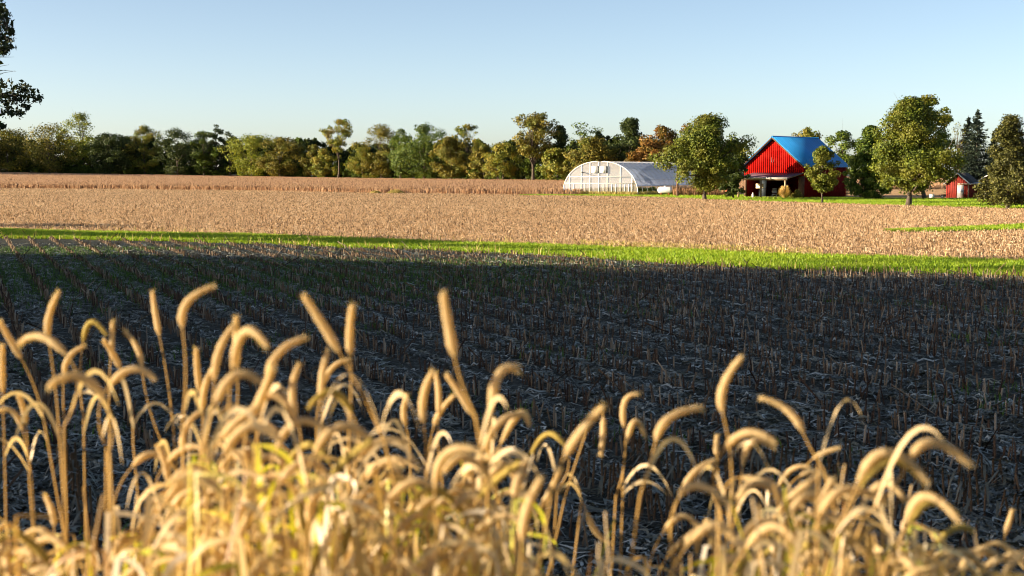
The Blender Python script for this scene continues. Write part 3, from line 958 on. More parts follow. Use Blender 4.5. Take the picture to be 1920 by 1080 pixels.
for pts, cl in boughs:
    P3 = [nearp(x, y, r.uniform(-0.4, 0.4)) for x, y in pts]
    tube(tw, P3, np.linspace(0.11, 0.018, len(P3)), 6)
    for (x, y, s) in cl:
        c = nearp(x, y, r.uniform(-0.8, 0.8))
        j = P3[int(np.argmin([np.linalg.norm(q - c) for q in P3]))]
        tube(tw, [j, (j + c) / 2 + r.normal(size=3) * 0.04, c], [0.02, 0.014, 0.006], 4)
        R = s / F_PX * YN
        m = int(26 + 260 * R * R + 70 * R)
        d = r.normal(size=(m, 3)) * np.array((1, 1.5, 0.75))
        d /= np.linalg.norm(d, axis=1)[:, None]
        leaf_quads(mb, c + d * (R * 1.15 * r.uniform(0.1, 1.0, m) ** 0.6)[:, None], 0.14, 0.1, 0.5)
for _ in range(9):
    y = r.uniform(96, 150)
    p0 = nearp(-30, y + r.uniform(-10, 20), r.uniform(-0.5, 0.5))
    p1 = nearp(r.uniform(8, 34), y - r.uniform(-6, 8), r.uniform(-0.5, 0.5))
    tube(tw, [p0, (p0 + p1) / 2 + r.normal(size=3) * 0.06, p1], [0.014, 0.009, 0.004], 4)
L, C, rc = crown_points(r, 14.0, 11.0, 2.0, 'round', 150, 80)
L = L[(L[:, 0] + off[0]) / YN < -0.40]
leaf_quads(mb, L, 0.2, 0.2, 0.6)
tw.build('branches', M['bark'], root, smooth=True)
mb.build('crown', M['near_leaf'], root)

# the wood left of the picture whose shade lies over the near field
mb = MB()
TA, TE = math.tan(SUN_AHEAD), math.tan(SUN_EL)
SX = -45.0
tips = [(-21, 55.5), (-10, 52.3), (0, 48.0), (8.3, 42.7), (15.8, 41.6), (24, 40)]
prof = sorted((y + (x - SX) * TA, (x - SX) / math.cos(SUN_AHEAD) * TE) for x, y in tips)
prof_y, prof_h = [p[0] for p in prof], [p[1] for p in prof]
for q in range(330):
    ys_ = r_.uniform(0.0, prof_y[-1] - 2.0)
    h = float(np.interp(ys_ + 1.2, prof_y, prof_h)) if ys_ > prof_y[0] else 13.8
    h = min(h, 14.0) * r_.uniform(0.93, 1.0)
    wd = min(6.0, max(1.6, (prof_y[-1] - ys_) * 0.8 + 1.2), (ys_ + 2.2) * 2)
    L, C, rc = crown_points(r_, h, wd, 0.0, 'column', 26, 60)
    leaf_quads(mb, L + np.array((SX + r_.uniform(-2.5, 2.5), ys_, 0.0)), 0.55, 0.2, 0.8)
sx = -48.0
spots = [(x, strip_bot(x) * 0.4 + strip_top(x) * 0.6 + r_.normal() * 0.4, r_.uniform(0.8, 1.2)) for x in np.linspace(-30, -5, 15)]
spots += [(x, strip_bot(x) * 0.45 + strip_top(x) * 0.55, 0.35) for x in np.linspace(-4, 3, 5)]
spots += [(-26, 80, 1.0), (-24, 79.5, 0.9), (-29, 81, 1.2)]
for (tx, ty, wd) in spots:
    ys_ = ty + (tx - sx) * TA
    h = (tx - sx) / math.cos(SUN_AHEAD) * TE
    L, C, rc = crown_points(r_, h + wd * 0.6, wd * 2.4, h - wd * 0.6, 'round', 24, 40)
    leaf_quads(mb, L + np.array((sx, ys_, 0.0)), 0.4, 0.2, 0.8)
    tube(mb, [(sx, ys_, 0), (sx, ys_, h)], [0.1, 0.05], 5)
tag(mb.build('roadside_woods', M['dark_green'], kind='stuff'), 'roadside wood standing left of the shaded field', 'wood')

mb = MB()
for q in range(60):
    x, y = r_.uniform(-262, -222), r_.uniform(440, 548)
    L, C, rc = crown_points(r_, r_.uniform(22, 28), r_.uniform(9, 13), 0.5, 'column', 50, 60)
    leaf_quads(mb, L + np.array((x, y, float(terrain(x, y)))), 0.8, 0.3, 0.75)
tag(mb.build('far_woods', M['dark_green'], kind='stuff'), 'tall wood closing the left end of the far treeline', 'wood')

# ------------------------------------------------------------------ greenhouse
PHI = math.radians(30.5)
g0 = ground_at(1125, 365)
gh = thing('greenhouse', 'long white plastic covered hoop greenhouse with arched framed end', 'greenhouse', (g0.x, g0.y, 0), -PHI)
GW, GH, GL = 5.5, 4.35, 21.0


def arch(a, k=1.0):
    c, s = math.cos(a), math.sin(a)
    return (-math.copysign(abs(c) ** 0.92, c) * GW * k, (abs(s) ** 0.92) * GH * k)


def arch_h(x):
    c = min(1.0, abs(x) / GW) ** (1 / 0.92)
    return (1 - c * c) ** 0.46 * GH


N = 36
mb = MB()
A = [arch(math.pi * q / N) for q in range(N + 1)]
nseg = 28
# roof film; its right side stops at the rolled-up edge 1.2 m above the ground
A_roof = [p for p in A if not (p[0] > 0 and p[1] < 1.2)]
V, Qs = [], []
for s_ in range(nseg + 1):
    y = s_ / nseg * GL
    sag = -0.035 * abs(math.sin(math.pi * y / 1.5))
    for (x, z) in A_roof:
        V.append((x * (1 + sag / GW), y, z + sag * 0.7))
na = len(A_roof)
for s_ in range(nseg):
    for q in range(na - 1):
        Qs.append((s_ * na + q, s_ * na + q + 1, (s_ + 1) * na + q + 1, (s_ + 1) * na + q))
mb.add(V, Qs)
mb.build('roof_film', M['film_roof'], gh, smooth=True)
mb = MB()
ends = []
xs_ = np.linspace(-GW * 0.999, GW * 0.999, 25)
for y in (0.02, GL - 0.02):
    V = []
    for x in xs_:
        h = max(0.02, arch_h(x))
        V += [(x, y, 0.0), (x, y, h * 0.5), (x, y, h - 0.01)]
    Qs = []
    for q in range(24):
        for w_ in range(2):
            Qs.append((q * 3 + w_, (q + 1) * 3 + w_, (q + 1) * 3 + w_ + 1, q * 3 + w_ + 1))
    m_ = MB()
    m_.add(V, Qs)
    m_.build('end_film', M['film_end'], gh)
for s_ in range(15):
    y = s_ * 1.5
    front = s_ == 0
    m_ = MB()
    k_ = 1.004 if not front else 1.008
    pts = [(x * k_, y - (0.05 if front else 0), max(0, z * k_)) for x, z in A]
    tube(m_, pts, [0.06 if front else 0.024] * len(pts), 6)
    m_.build('hoop', M['frame_white'] if front else M['steel'], gh, smooth=True)
for q in (5, 10, 14, 18, 22, 26, 31):
    m_ = MB()
    x, z = A[q]
    tube(m_, [(x * 1.004, 0.1, z * 1.004), (x * 1.004, GL - 0.1, z * 1.004)], [0.022, 0.022], 6)
    m_.build('purlin', M['steel'], gh)
for q, x in enumerate((-4.55, -2.75, -1.45, -0.15, 1.1, 3.0, 4.7)):
    m_ = MB()
    h = arch_h(x) - 0.02
    m_.box((x, -0.07, h / 2), (0.08, 0.06, h))
    m_.build('stud', M['frame_white'], gh)
for x in (-3.9, -2.2, 0.5, 1.75, 2.35, 3.6, 4.2):
    m_ = MB()
    m_.box((x, -0.05, 0.72), (0.055, 0.05, 1.44))
    m_.build('brace', M['frame_white'], gh)
m_ = MB()
m_.box((0, -0.145, 2.35), (9.1, 0.04, 0.08))
m_.build('cross_rail', M['frame_white'], gh)
m_ = MB()
m_.box((0, -0.145, 1.5), (10.3, 0.04, 0.05))
m_.build('cross_rail', M['frame_white'], gh)
m_ = MB()
m_.box((0, 0.0, 0.1), (11.0, 0.06, 0.2))
m_.build('base_board', M['wood'], gh)
# white vent boxes under the apex, dark edges between
for x, w_ in ((-0.75, 0.85), (0.5, 0.85)):
    m_ = MB()
    m_.box((x, -0.2, 3.3), (w_, 0.14, 0.85))
    v = m_.build('vent_box', M['white'], gh)
    m_ = MB()
    m_.box((x + w_ / 2 + 0.09, -0.22, 3.3), (0.17, 0.2, 0.92))
    m_.build('vent_edge', M['grey'], v)
m_ = MB()
tube(m_, [(-2.6, -0.35, 2.95), (-2.0, -0.22, 2.86), (-1.6, -0.2, 2.66), (-0.9, -0.2, 2.55)], [0.09, 0.07, 0.035, 0.03], 6, caps=True)
m_.build('vent_arm', M['grey'], gh)
m_ = MB()
tube(m_, [(4.98, 0.2, 1.2), (4.98, GL, 1.2)], [0.09, 0.09], 8, caps=True)
m_.build('curtain_roll', M['film_roof'], gh, smooth=True)
m_ = MB()
m_.box((GW - 0.02, GL / 2, 0.15), (0.05, GL, 0.3))
m_.build('side_board', M['wood'], gh)
m_ = MB()
for q in range(4):
    L, C, rc = crown_points(r_, 0.9, 1.3, 0.0, 'dome', 8, 20)
    for s_ in range(12):
        leaf_quads(m_, L * np.array((1, 1, r_.uniform(0.6, 1.1))) + np.array((-3.9 + q * 2.6, 2 + s_ * 1.5, 0)), 0.2)
crops = m_.build('greenhouse_crops', M['green'], None, kind='stuff')
crops.location = gh.location
crops.rotation_euler = gh.rotation_euler
tag(crops, 'green crop rows growing inside the plastic greenhouse', 'plants')


def local(o_loc, phi, x, y):
    c, s = math.cos(-phi), math.sin(-phi)
    return (o_loc[0] + x * c - y * s, o_loc[1] + x * s + y * c)


# weeds along the front and side of the greenhouse
pts = []
for _ in range(1500):
    pts.append(local(gh.location, PHI, r_.uniform(-5.6, 5.6), -0.2 - abs(r_.normal()) * 0.35))
for _ in range(500):
    pts.append(local(gh.location, PHI, GW + 0.2 + abs(r_.normal()) * 0.3, r_.uniform(0, 5)))
mb = MB()
blades(mb, np.array(pts), 0.45, 0.06, 0.5)
tag(mb.build('greenhouse_weeds', M['gold_weed'], kind='stuff'), 'yellowed weeds along the foot of the greenhouse', 'weeds')
pts = []
for _ in range(2200):
    p_ = at(r_.uniform(1262, 1362), 366, r_.uniform(178, 192))
    pts.append((p_.x, p_.y))
mb = MB()
blades(mb, np.array(pts), 0.95, 0.09, 0.4)
tag(mb.build('brown_weeds', M['brown_weed'], kind='stuff'), 'tall brown weeds behind the lawn maple beside the greenhouse', 'weeds')

# propane tank
p0 = ground_at(1247, 366)
tk = thing('propane_tank', 'white and rusty horizontal gas tank on legs beside the greenhouse', 'gas tank', (p0.x, p0.y, 0), math.radians(-8))
mb = MB()
rr_, ll = 0.44, 0.62
prof_ = [(-ll - 0.36, 0.02), (-ll - 0.33, 0.18), (-ll - 0.22, 0.33), (-ll - 0.08, 0.42), (-ll, rr_), (ll, rr_), (ll + 0.08, 0.42), (ll + 0.22, 0.33), (ll + 0.33, 0.18), (ll + 0.36, 0.02)]
tube(mb, [(x, 0, 0.66) for x, _ in prof_], [q for _, q in prof_], 18)
mb.build('tank_body', M['tank'], tk, smooth=True)
mb = MB()
tube(mb, [(0, 0, 1.08), (0, 0, 1.22)], [0.16, 0.15], 12, caps=True)
mb.build('valve_dome', M['tank'], tk)
for x in (-0.5, 0.5):
    mb = MB()
    mb.box((x, 0, 0.14), (0.14, 0.6, 0.28))
    mb.build('leg', M['rust'], tk)

# posts
p0 = ground_at(1270, 368.5)
mb = MB()
tube(mb, [(0, 0, -0.2), (0, 0, 1.5), (0.02, 0, 3.4)], [0.15, 0.14, 0.12], 9, caps=True)
o = mb.build('wooden_post', M['dark_wood'], smooth=True)
o.location = (p0.x, p0.y, 0)
tag(o, 'tall round wooden post left of the lawn maple trunk', 'post')
p0 = ground_at(1362, 370)
mb = MB()
mb.box((0, 0, 0.42), (0.2, 0.2, 0.84))
mb.box((0, 0, 0.88), (0.24, 0.24, 0.06))
o = mb.build('short_post', M['rust_wood'])
o.location = (p0.x, p0.y, 0)
tag(o, 'short reddish post right of the lawn maple trunk', 'post')

# ------------------------------------------------------------------ barn
PHB = math.radians(40.5)
b0 = ground_at(1450, 370)
barn = thing('barn', 'red board barn with metal roof tinted with sky reflection and open front porch', 'barn', (b0.x, b0.y, 0), -PHB)
BW, BL, EH, RH = 8.1, 10.6, 3.85, 7.1
hw = BW / 2
# gable wall above the porch, lower walls with an open bay
mb = MB()
def prism(mb, outline, y0, y1):
    k = len(outline)
    V = [(x, y0, z) for x, z in outline] + [(x, y1, z) for x, z in outline]
    base = mb.n
    mb.add(V, [(q, (q + 1) % k, k + (q + 1) % k, k + q) for q in range(k)])
    mb.f.append(np.array([[base + q for q in range(k)][::-1]]))
    mb.f.append(np.array([[base + k + q for q in range(k)]]))
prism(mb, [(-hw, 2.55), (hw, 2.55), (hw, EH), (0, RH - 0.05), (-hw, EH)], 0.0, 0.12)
gable = mb.build('gable_wall', M['shaded_red'], barn)
mb = MB()
for x in np.arange(-hw + 0.14, hw - 0.1, 0.27):
    top = EH + (RH - EH) * (1 - (abs(x) + 0.1) / hw) - 0.12
    dz_ = r_.uniform(0.03, 0.055)
    lo = 2.6 + r_.uniform(-0.04, 0.02)
    mb.box((x, -dz_ / 2 - 0.002, (lo + top) / 2), (0.2 + r_.uniform(-0.03, 0.02), dz_, top - lo))
mb.build('board', M['red'], gable, kind='stuff')
mb = MB()
tube(mb, [(-0.25, -0.1, 4.75), (-0.25, -0.16, 4.25), (-0.12, -0.18, 4.12), (0.03, -0.16, 4.2), (0.05, -0.12, 4.5)], [0.025] * 5, 6, caps=True)
mb.build('hay_hook', M['grey'], gable)
for x0, x1 in ((-hw, -3.75), (3.3, hw)):
    mb = MB()
    mb.box(((x0 + x1) / 2, 0.06, 1.27), (x1 - x0, 0.12, 2.54))
    mb.build('lower_wall', M['dark_wood'], barn)
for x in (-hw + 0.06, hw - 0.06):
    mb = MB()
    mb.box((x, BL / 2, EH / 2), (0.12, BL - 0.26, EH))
    w_ = mb.build('side_wall', M['shaded_red'], barn)
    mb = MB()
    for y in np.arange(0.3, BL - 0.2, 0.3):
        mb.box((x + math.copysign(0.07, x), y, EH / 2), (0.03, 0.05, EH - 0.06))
    mb.build('batten', M['shaded_red'], w_, kind='stuff')
mb = MB()
prism(mb, [(-hw, 0), (hw, 0), (hw, EH), (0, RH - 0.05), (-hw, EH)], BL - 0.12, BL)
mb.build('rear_wall', M['red'], barn)
mb = MB()
mb.box((0, BL / 2, 0.03), (BW - 0.3, BL - 0.3, 0.06))
mb.build('floor', M['dark'], barn)
# roof: two slabs of metal sheet with standing ribs
ov, fo = 0.42, 0.55
sl = (RH - EH) / hw
for sgn in (-1, 1):
    mb = MB()
    ex, ez = sgn * (hw + ov), EH - sl * ov + 0.12
    rx, rz_ = 0.0, RH + 0.12
    quad = [(rx, -fo, rz_), (ex, -fo, ez), (ex, BL + 0.3, ez), (rx, BL + 0.3, rz_)]
    if sgn < 0:
        quad = [(rx, -fo, rz_), (rx, BL + 0.3, rz_), (ex, BL + 0.3, ez), (ex, -fo, ez)]
        quad = [quad[0], quad[3], quad[2], quad[1]][::-1]
    q = [Vector(p) for p in quad]
    nrm = (q[1] - q[0]).cross(q[3] - q[0]).normalized()
    if nrm.z < 0:
        quad = quad[::-1]
    mb.slab(quad, 0.08)
    rf = mb.build('roof', M['sky_tint_roof'], barn)
    mb = MB()
    for y in np.arange(-fo + 0.03, BL + 0.28, 0.46):
        tube(mb, [(sgn * 0.06, y, RH + 0.125 - 0.06 * sl), (ex * 0.998, y, ez + 0.012)], [0.024, 0.024], 4)
    mb.build('seam', M['sky_tint_roof'], rf, kind='stuff')
    # barge board under the overhang
    mb = MB()
    tube(mb, [(sgn * 0.05, -fo + 0.05, RH - 0.06), (ex * 0.99, -fo + 0.05, ez - 0.19)], [0.10, 0.10], 4)
    mb.build('barge_board', M['dark_wood'], rf)
mb = MB()
tube(mb, [(0, -fo, RH + 0.13), (0, BL + 0.3, RH + 0.13)], [0.09, 0.09], 6, caps=True)
mb.build('ridge_cap', M['sky_tint_roof'], barn)
# porch
PX0, PX1, PD = -2.75, hw, 4.0
mb = MB()
mb.slab([(PX0, -PD, 2.34), (PX1, -PD, 2.34), (PX1, 0.0, 2.95), (PX0, 0.0, 2.95)], 0.06)
pr = mb.build('porch_roof', M['porch_roof'], barn)
mb = MB()
mb.box(((PX0 + PX1) / 2, -PD - 0.03, 2.31), (PX1 - PX0 + 0.06, 0.05, 0.15))
mb.build('fascia', M['white'], pr)
mb = MB()
mb.box(((PX0 + PX1) / 2, -PD + 0.12, 2.14), (PX1 - PX0 - 0.1, 0.12, 0.16))
mb.build('beam', M['wood'], pr)
for x in (-2.5, 0.55, 3.75):
    mb = MB()
    mb.box((x, -PD + 0.12, 1.02), (0.17, 0.16, 2.06))
    mb.build('porch_post', M['wood'], barn)
for x in (-2.5, 3.75):
    mb = MB()
    tube(mb, [(x, -PD + 0.2, 2.2), (x, -0.05, 2.80)], [0.07, 0.07], 4)
    mb.build('rafter', M['wood'], pr)


def at_barn(x, y, z=0.0):
    p = local(barn.location, PHB, x, y)
    return (p[0], p[1], z)


# things under the porch
mb = MB()
mb.box((0, 0, 0.02), (1.0, 0.06, 0.55))
for z in (-0.2, 0.2):
    mb.box((0, -0.04, z), (1.0, 0.03, 0.07))
o = mb.build('hanging_board', M['cream'])
o.location, o.rotation_euler = at_barn(-0.35, -2.6, 1.35), (0, 0, -PHB)
tag(o, 'cream board hanging in the shade of the barn porch', 'board')
mb = MB()
tube(mb, [(0, 0, 0), (0, 0, 0.42), (0, 0, 0.5), (0, 0, 0.62)], [0.14, 0.14, 0.07, 0.06], 12, caps=True)
o = mb.build('milk_can', M['white'], smooth=False)
o.location = at_barn(-0.9, -3.2)
tag(o, 'small white can on the ground beside the middle porch post', 'can')
mb = MB()
mb.box((0, 0, 1.0), (1.0, 0.08, 2.0))
mb.box((0, -0.05, 1.0), (0.9, 0.03, 0.12))
o = mb.build('leaning_panel', M['tarp'])
o.location, o.rotation_euler = at_barn(-2.3, 1.3), (math.radians(-6), 0, -PHB)
tag(o, 'blue-grey panel leaning at the back of the barn porch', 'panel')
ch = thing('garden_chair', 'grey slatted chair under the barn porch, right of the middle post', 'chair', at_barn(1.9, -3.1), -PHB + 0.5)
mb = MB(); mb.box((0, 0, 0.42), (0.55, 0.5, 0.05)); mb.build('seat', M['steel'], ch)
mb = MB()
for z in (0.6, 0.75, 0.9, 1.05):
    mb.box((0, 0.26 + (z - 0.5) * 0.25, z), (0.55, 0.03, 0.09))
mb.build('backrest', M['steel'], ch)
for sx in (-1, 1):
    for sy in (-1, 1):
        mb = MB()
        mb.box((sx * 0.25, sy * 0.22, 0.2), (0.05, 0.05, 0.395))
        mb.build('leg', M['steel'], ch)

# golden clump grass and dark bush before the barn
p0 = at(1471, 371.5, 160)
pg = thing('pampas_grass', 'golden clump of ornamental grass in front of the barn porch', 'plant', (p0.x, p0.y, 0))
n = 1300
a = rng.uniform(0, TAU, n)
ln = rng.uniform(0.2, 1.0, n)
hh = 1.5 * (1.05 - 0.5 * ln ** 2) * rng.uniform(0.55, 1.05, n)
V = []
for s, wd in ((0, 1), (0.45, 1), (0.8, 0.7), (1.0, 0.15)):
    rr2 = 0.12 + ln * 0.9 * s ** 0.95
    zz = hh * (1 - (1 - s) ** 1.5) - ln * 0.12 * s ** 5
    w2 = 0.022 * wd
    c = np.stack([np.cos(a) * rr2, np.sin(a) * rr2, zz], 1)
    w3 = np.stack([-np.sin(a), np.cos(a), 0 * a], 1) * w2
    V += [c - w3, c + w3]
V = np.stack(V, 1).reshape(-1, 3)
Qs = np.array([(0, 1, 3, 2), (2, 3, 5, 4), (4, 5, 7, 6)])[None] + (np.arange(n) * 8)[:, None, None]
mb = MB()
mb.add(V, Qs.reshape(-1, 4))
mb.build('blades', M['pampas'], pg, kind='stuff')
mb = MB()
tube(mb, [(0, 0, -0.05), (0, 0, 0.25)], [0.2, 0.15], 8)
mb.build('crown_base', M['brown_weed'], pg)
tree('shrub', 'dark low shrub between the golden grass and the young tree', 1494, 373, 356, 26, 'dome', 'brown_olive', Y=161, trunk_h=0.02, n_clump=26, per=60, leaf=0.12, limbs=4, cat='shrub')

# rail fence behind the barn
p0 = at(1588, 366, 176)
fe = thing('rail_fence', 'short weathered rail fence between barn and dark cedar', 'fence', (p0.x, p0.y, 0), math.radians(-6))
for x in (0, 2.2):
    mb = MB(); mb.box((x, 0.06, 0.6), (0.13, 0.1, 1.2)); mb.build('fence_post', M['wood'], fe)
for z in (0.3, 0.65, 1.02):
    mb = MB(); mb.box((1.0, -0.01, z), (2.9, 0.04, 0.13)); mb.build('rail', M['wood'], fe)

# ------------------------------------------------------------------ small red sheds at the right
PHS = math.radians(36)


def shed(label, px, Yd, w, eh, rh, length, lean=None):
    p = at(px, 371, Yd)
    t = thing('shed', label, 'shed', (p.x, p.y, 0), -PHS, 'small red sheds at the right')
    h = w / 2
    mb = MB()
    prism(mb, [(-h, 0), (h, 0), (h, eh), (0, rh), (-h, eh)], 0, length)
    wl = mb.build('wall', M['dull_red'], t)
    mb = MB()
    for x in np.arange(-h + 0.15, h, 0.26):
        tp = eh + (rh - eh) * (1 - abs(x) / h) - 0.1
        mb.box((x, -0.015, tp / 2), (0.05, 0.04, tp))
    mb.build('batten', M['dull_red'], wl, kind='stuff')
    s = (rh - eh) / h
    for sgn in (-1, 1):
        mb = MB()
        ex, ez = sgn * (h + 0.25), eh - s * 0.25 + 0.08
        quad = [(0, -0.25, rh + 0.08), (ex, -0.25, ez), (ex, length + 0.2, ez), (0, length + 0.2, rh + 0.08)]
        if sgn < 0:
            quad = quad[::-1]
        mb.slab(quad, 0.06)
        rf = mb.build('roof', M['dark_roof'], t)
        mb = MB()
        tube(mb, [(0, -0.28, rh + 0.02), (ex, -0.28, ez - 0.06)], [0.085, 0.085], 4, caps=True)
        mb.build('trim', M['white'], rf)
    return t


sh = shed('small red shed with white trimmed gable left of the lean-to', 1795, 163, 2.7, 1.75, 2.85, 3.5)
mb = MB(); mb.box((0.35, -0.06, 0.75), (0.75, 0.05, 1.5)); dr = mb.build('door', M['steel'], sh)
mb = MB(); mb.box((0.6, -0.11, 0.75), (0.05, 0.06, 0.15)); mb.build('handle', M['grey'], dr)
shed('red shed with white gable trim half hidden behind the broad cedar', 1856, 166, 3.4, 1.75, 2.75, 3.5)
p0 = at(1822, 371, 163.5)
lt = thing('lean_to', 'open lean-to with pale flat roof between the two red sheds', 'lean-to', (p0.x, p0.y, 0), -PHS + 0.25)
mb = MB(); mb.slab([(-1.5, -1.8, 1.66), (2.2, -1.8, 1.7), (2.2, 1.2, 1.84), (-1.5, 1.2, 1.8)], 0.06); mb.build('roof', M['steel'], lt)
mb = MB(); mb.box((0.35, -1.83, 1.62), (3.72, 0.05, 0.12)); mb.build('fascia', M['wood'], lt)
for x in (-0.3, 2.0):
    mb = MB(); mb.box((x, -1.7, 0.79), (0.13, 0.13, 1.56)); mb.build('support_post', M['wood'], lt)
mb = MB(); mb.box((0.35, 1.1, 0.85), (3.5, 0.08, 1.7)); mb.build('back_wall', M['dull_red'], lt)
p0 = at(1806, 372, 163.3)
mb = MB()
tube(mb, [(0, 0, 0), (0, 0, 0.02), (0, 0, 0.62), (0, 0, 0.78), (0, 0, 0.85)], [0.3, 0.46, 0.46, 0.3, 0.12], 16, caps=True)
o = mb.build('water_tank', M['white'], smooth=True)
o.location = (p0.x, p0.y, 0)
tag(o, 'rounded white tank standing before the lean-to', 'tank')
p0 = at(1747, 372, 162)
bx = thing('storage_box', 'white box on the grass right of the maple trunk', 'box', (p0.x, p0.y, 0), -0.3)
mb = MB(); mb.box((0, 0, 0.2), (0.55, 0.45, 0.4)); mb.build('body', M['white'], bx)
mb = MB(); mb.box((0, 0, 0.43), (0.6, 0.5, 0.05)); mb.build('lid', M['white'], bx)
p0 = at(1767, 372, 162)
ct = thing('garden_cart', 'small brown wooden cart beside the red shed', 'cart', (p0.x, p0.y, 0), -0.5)
mb = MB(); mb.box((0, 0, 0.32), (0.75, 0.45, 0.22)); mb.build('tray', M['dark_wood'], ct)
for sy in (-1, 1):
    mb = MB(); tube(mb, [(0, sy * 0.25, 0.18), (0, sy * 0.30, 0.18)], [0.18, 0.18], 12, caps=True); mb.build('wheel', M['grey'], ct)
mb = MB(); tube(mb, [(0.35, 0, 0.3), (0.8, 0, 0.55)], [0.02, 0.02], 5); mb.build('handle', M['dark_wood'], ct)

# two heaps of chaff at the crop edge
for px, w, lab in ((704, 0.9, 'left pale heap of chaff at the edge of the standing crop'), (742, 1.3, 'right darker heap of chaff at the edge of the standing crop')):
    p0 = ground_at(px, 362.5)
    n = 500
    a = rng.uniform(0, TAU, n)
    rad = rng.uniform(0, 1, n) ** 0.6 * w
    C = np.stack([np.cos(a) * rad, np.sin(a) * rad * 0.7, (1 - (rad / w) ** 2) * 0.45 * w * rng.uniform(0.2, 1, n)], 1)
    mb = MB()
    leaf_quads(mb, C, 0.28, 0.3, 0.3)
    o = mb.build('chaff_heap', M['gold_weed'])
    o.location = (p0.x, p0.y, 0)
    tag(o, lab, 'chaff heap', 'chaff heaps')

# ------------------------------------------------------------------ foreground foxtail grass on the bank
M['head'] = leafy('foxtail_head', [(0.0, (0.54, 0.40, 0.20)), (0.5, (0.68, 0.53, 0.29)), (1.0, (0.80, 0.66, 0.42))], 0.55, 0.7, tint=1.0)
M['head_green'] = leafy('greenish_foxtail_head', [(0.0, (0.36, 0.28, 0.06)), (1.0, (0.55, 0.42, 0.12))], 0.45, 0.7, tint=1.0)
M['stem'] = leafy('foxtail_stem', [(0.0, (0.30, 0.16, 0.05)), (0.5, (0.42, 0.25, 0.07)), (1.0, (0.52, 0.35, 0.10))], 0.2, 0.5, tint=1.0)
M['dry_leaf'] = leafy('dry_blades', [(0.0, (0.32, 0.16, 0.05)), (0.25, (0.56, 0.37, 0.13)), (0.55, (0.70, 0.52, 0.26)), (0.74, (0.84, 0.76, 0.64)), (0.80, (0.66, 0.54, 0.05)), (1.0, (0.44, 0.48, 0.03))], 0.4, 0.4, spec=0.5, tint=1.0)
FG = 'foxtail grasses on the bank'


def bez(P0, P1, P2, n):
    """quadratic curve that passes through P1 half way"""
    Cq = 2 * P1 - 0.5 * (P0 + P2)
    t = np.linspace(0, 1, n)[:, None]
    return (1 - t) ** 2 * P0 + 2 * t * (1 - t) * Cq + t ** 2 * P2


def ribbon(mb, pts, width, twist0, r):
    P = np.asarray(pts)
    T = np.gradient(P, axis=0)
    T /= np.linalg.norm(T, axis=1)[:, None] + 1e-9
    ref = np.array((math.cos(twist0), math.sin(twist0), 0.2))
    A = np.cross(T, ref)
    A /= np.linalg.norm(A, axis=1)[:, None] + 1e-9
    k = len(P)
    w = width * np.sin(np.linspace(0.5, math.pi, k)) ** 0.7
    A = A * w[:, None] * 0.5
    V = np.stack([P - A, P + A], 1).reshape(-1, 3)
    b = np.arange(k - 1) * 2
    mb.add(V, np.stack([b, b + 1, b + 3, b + 2], -1))


HEAD_LABELS = {}


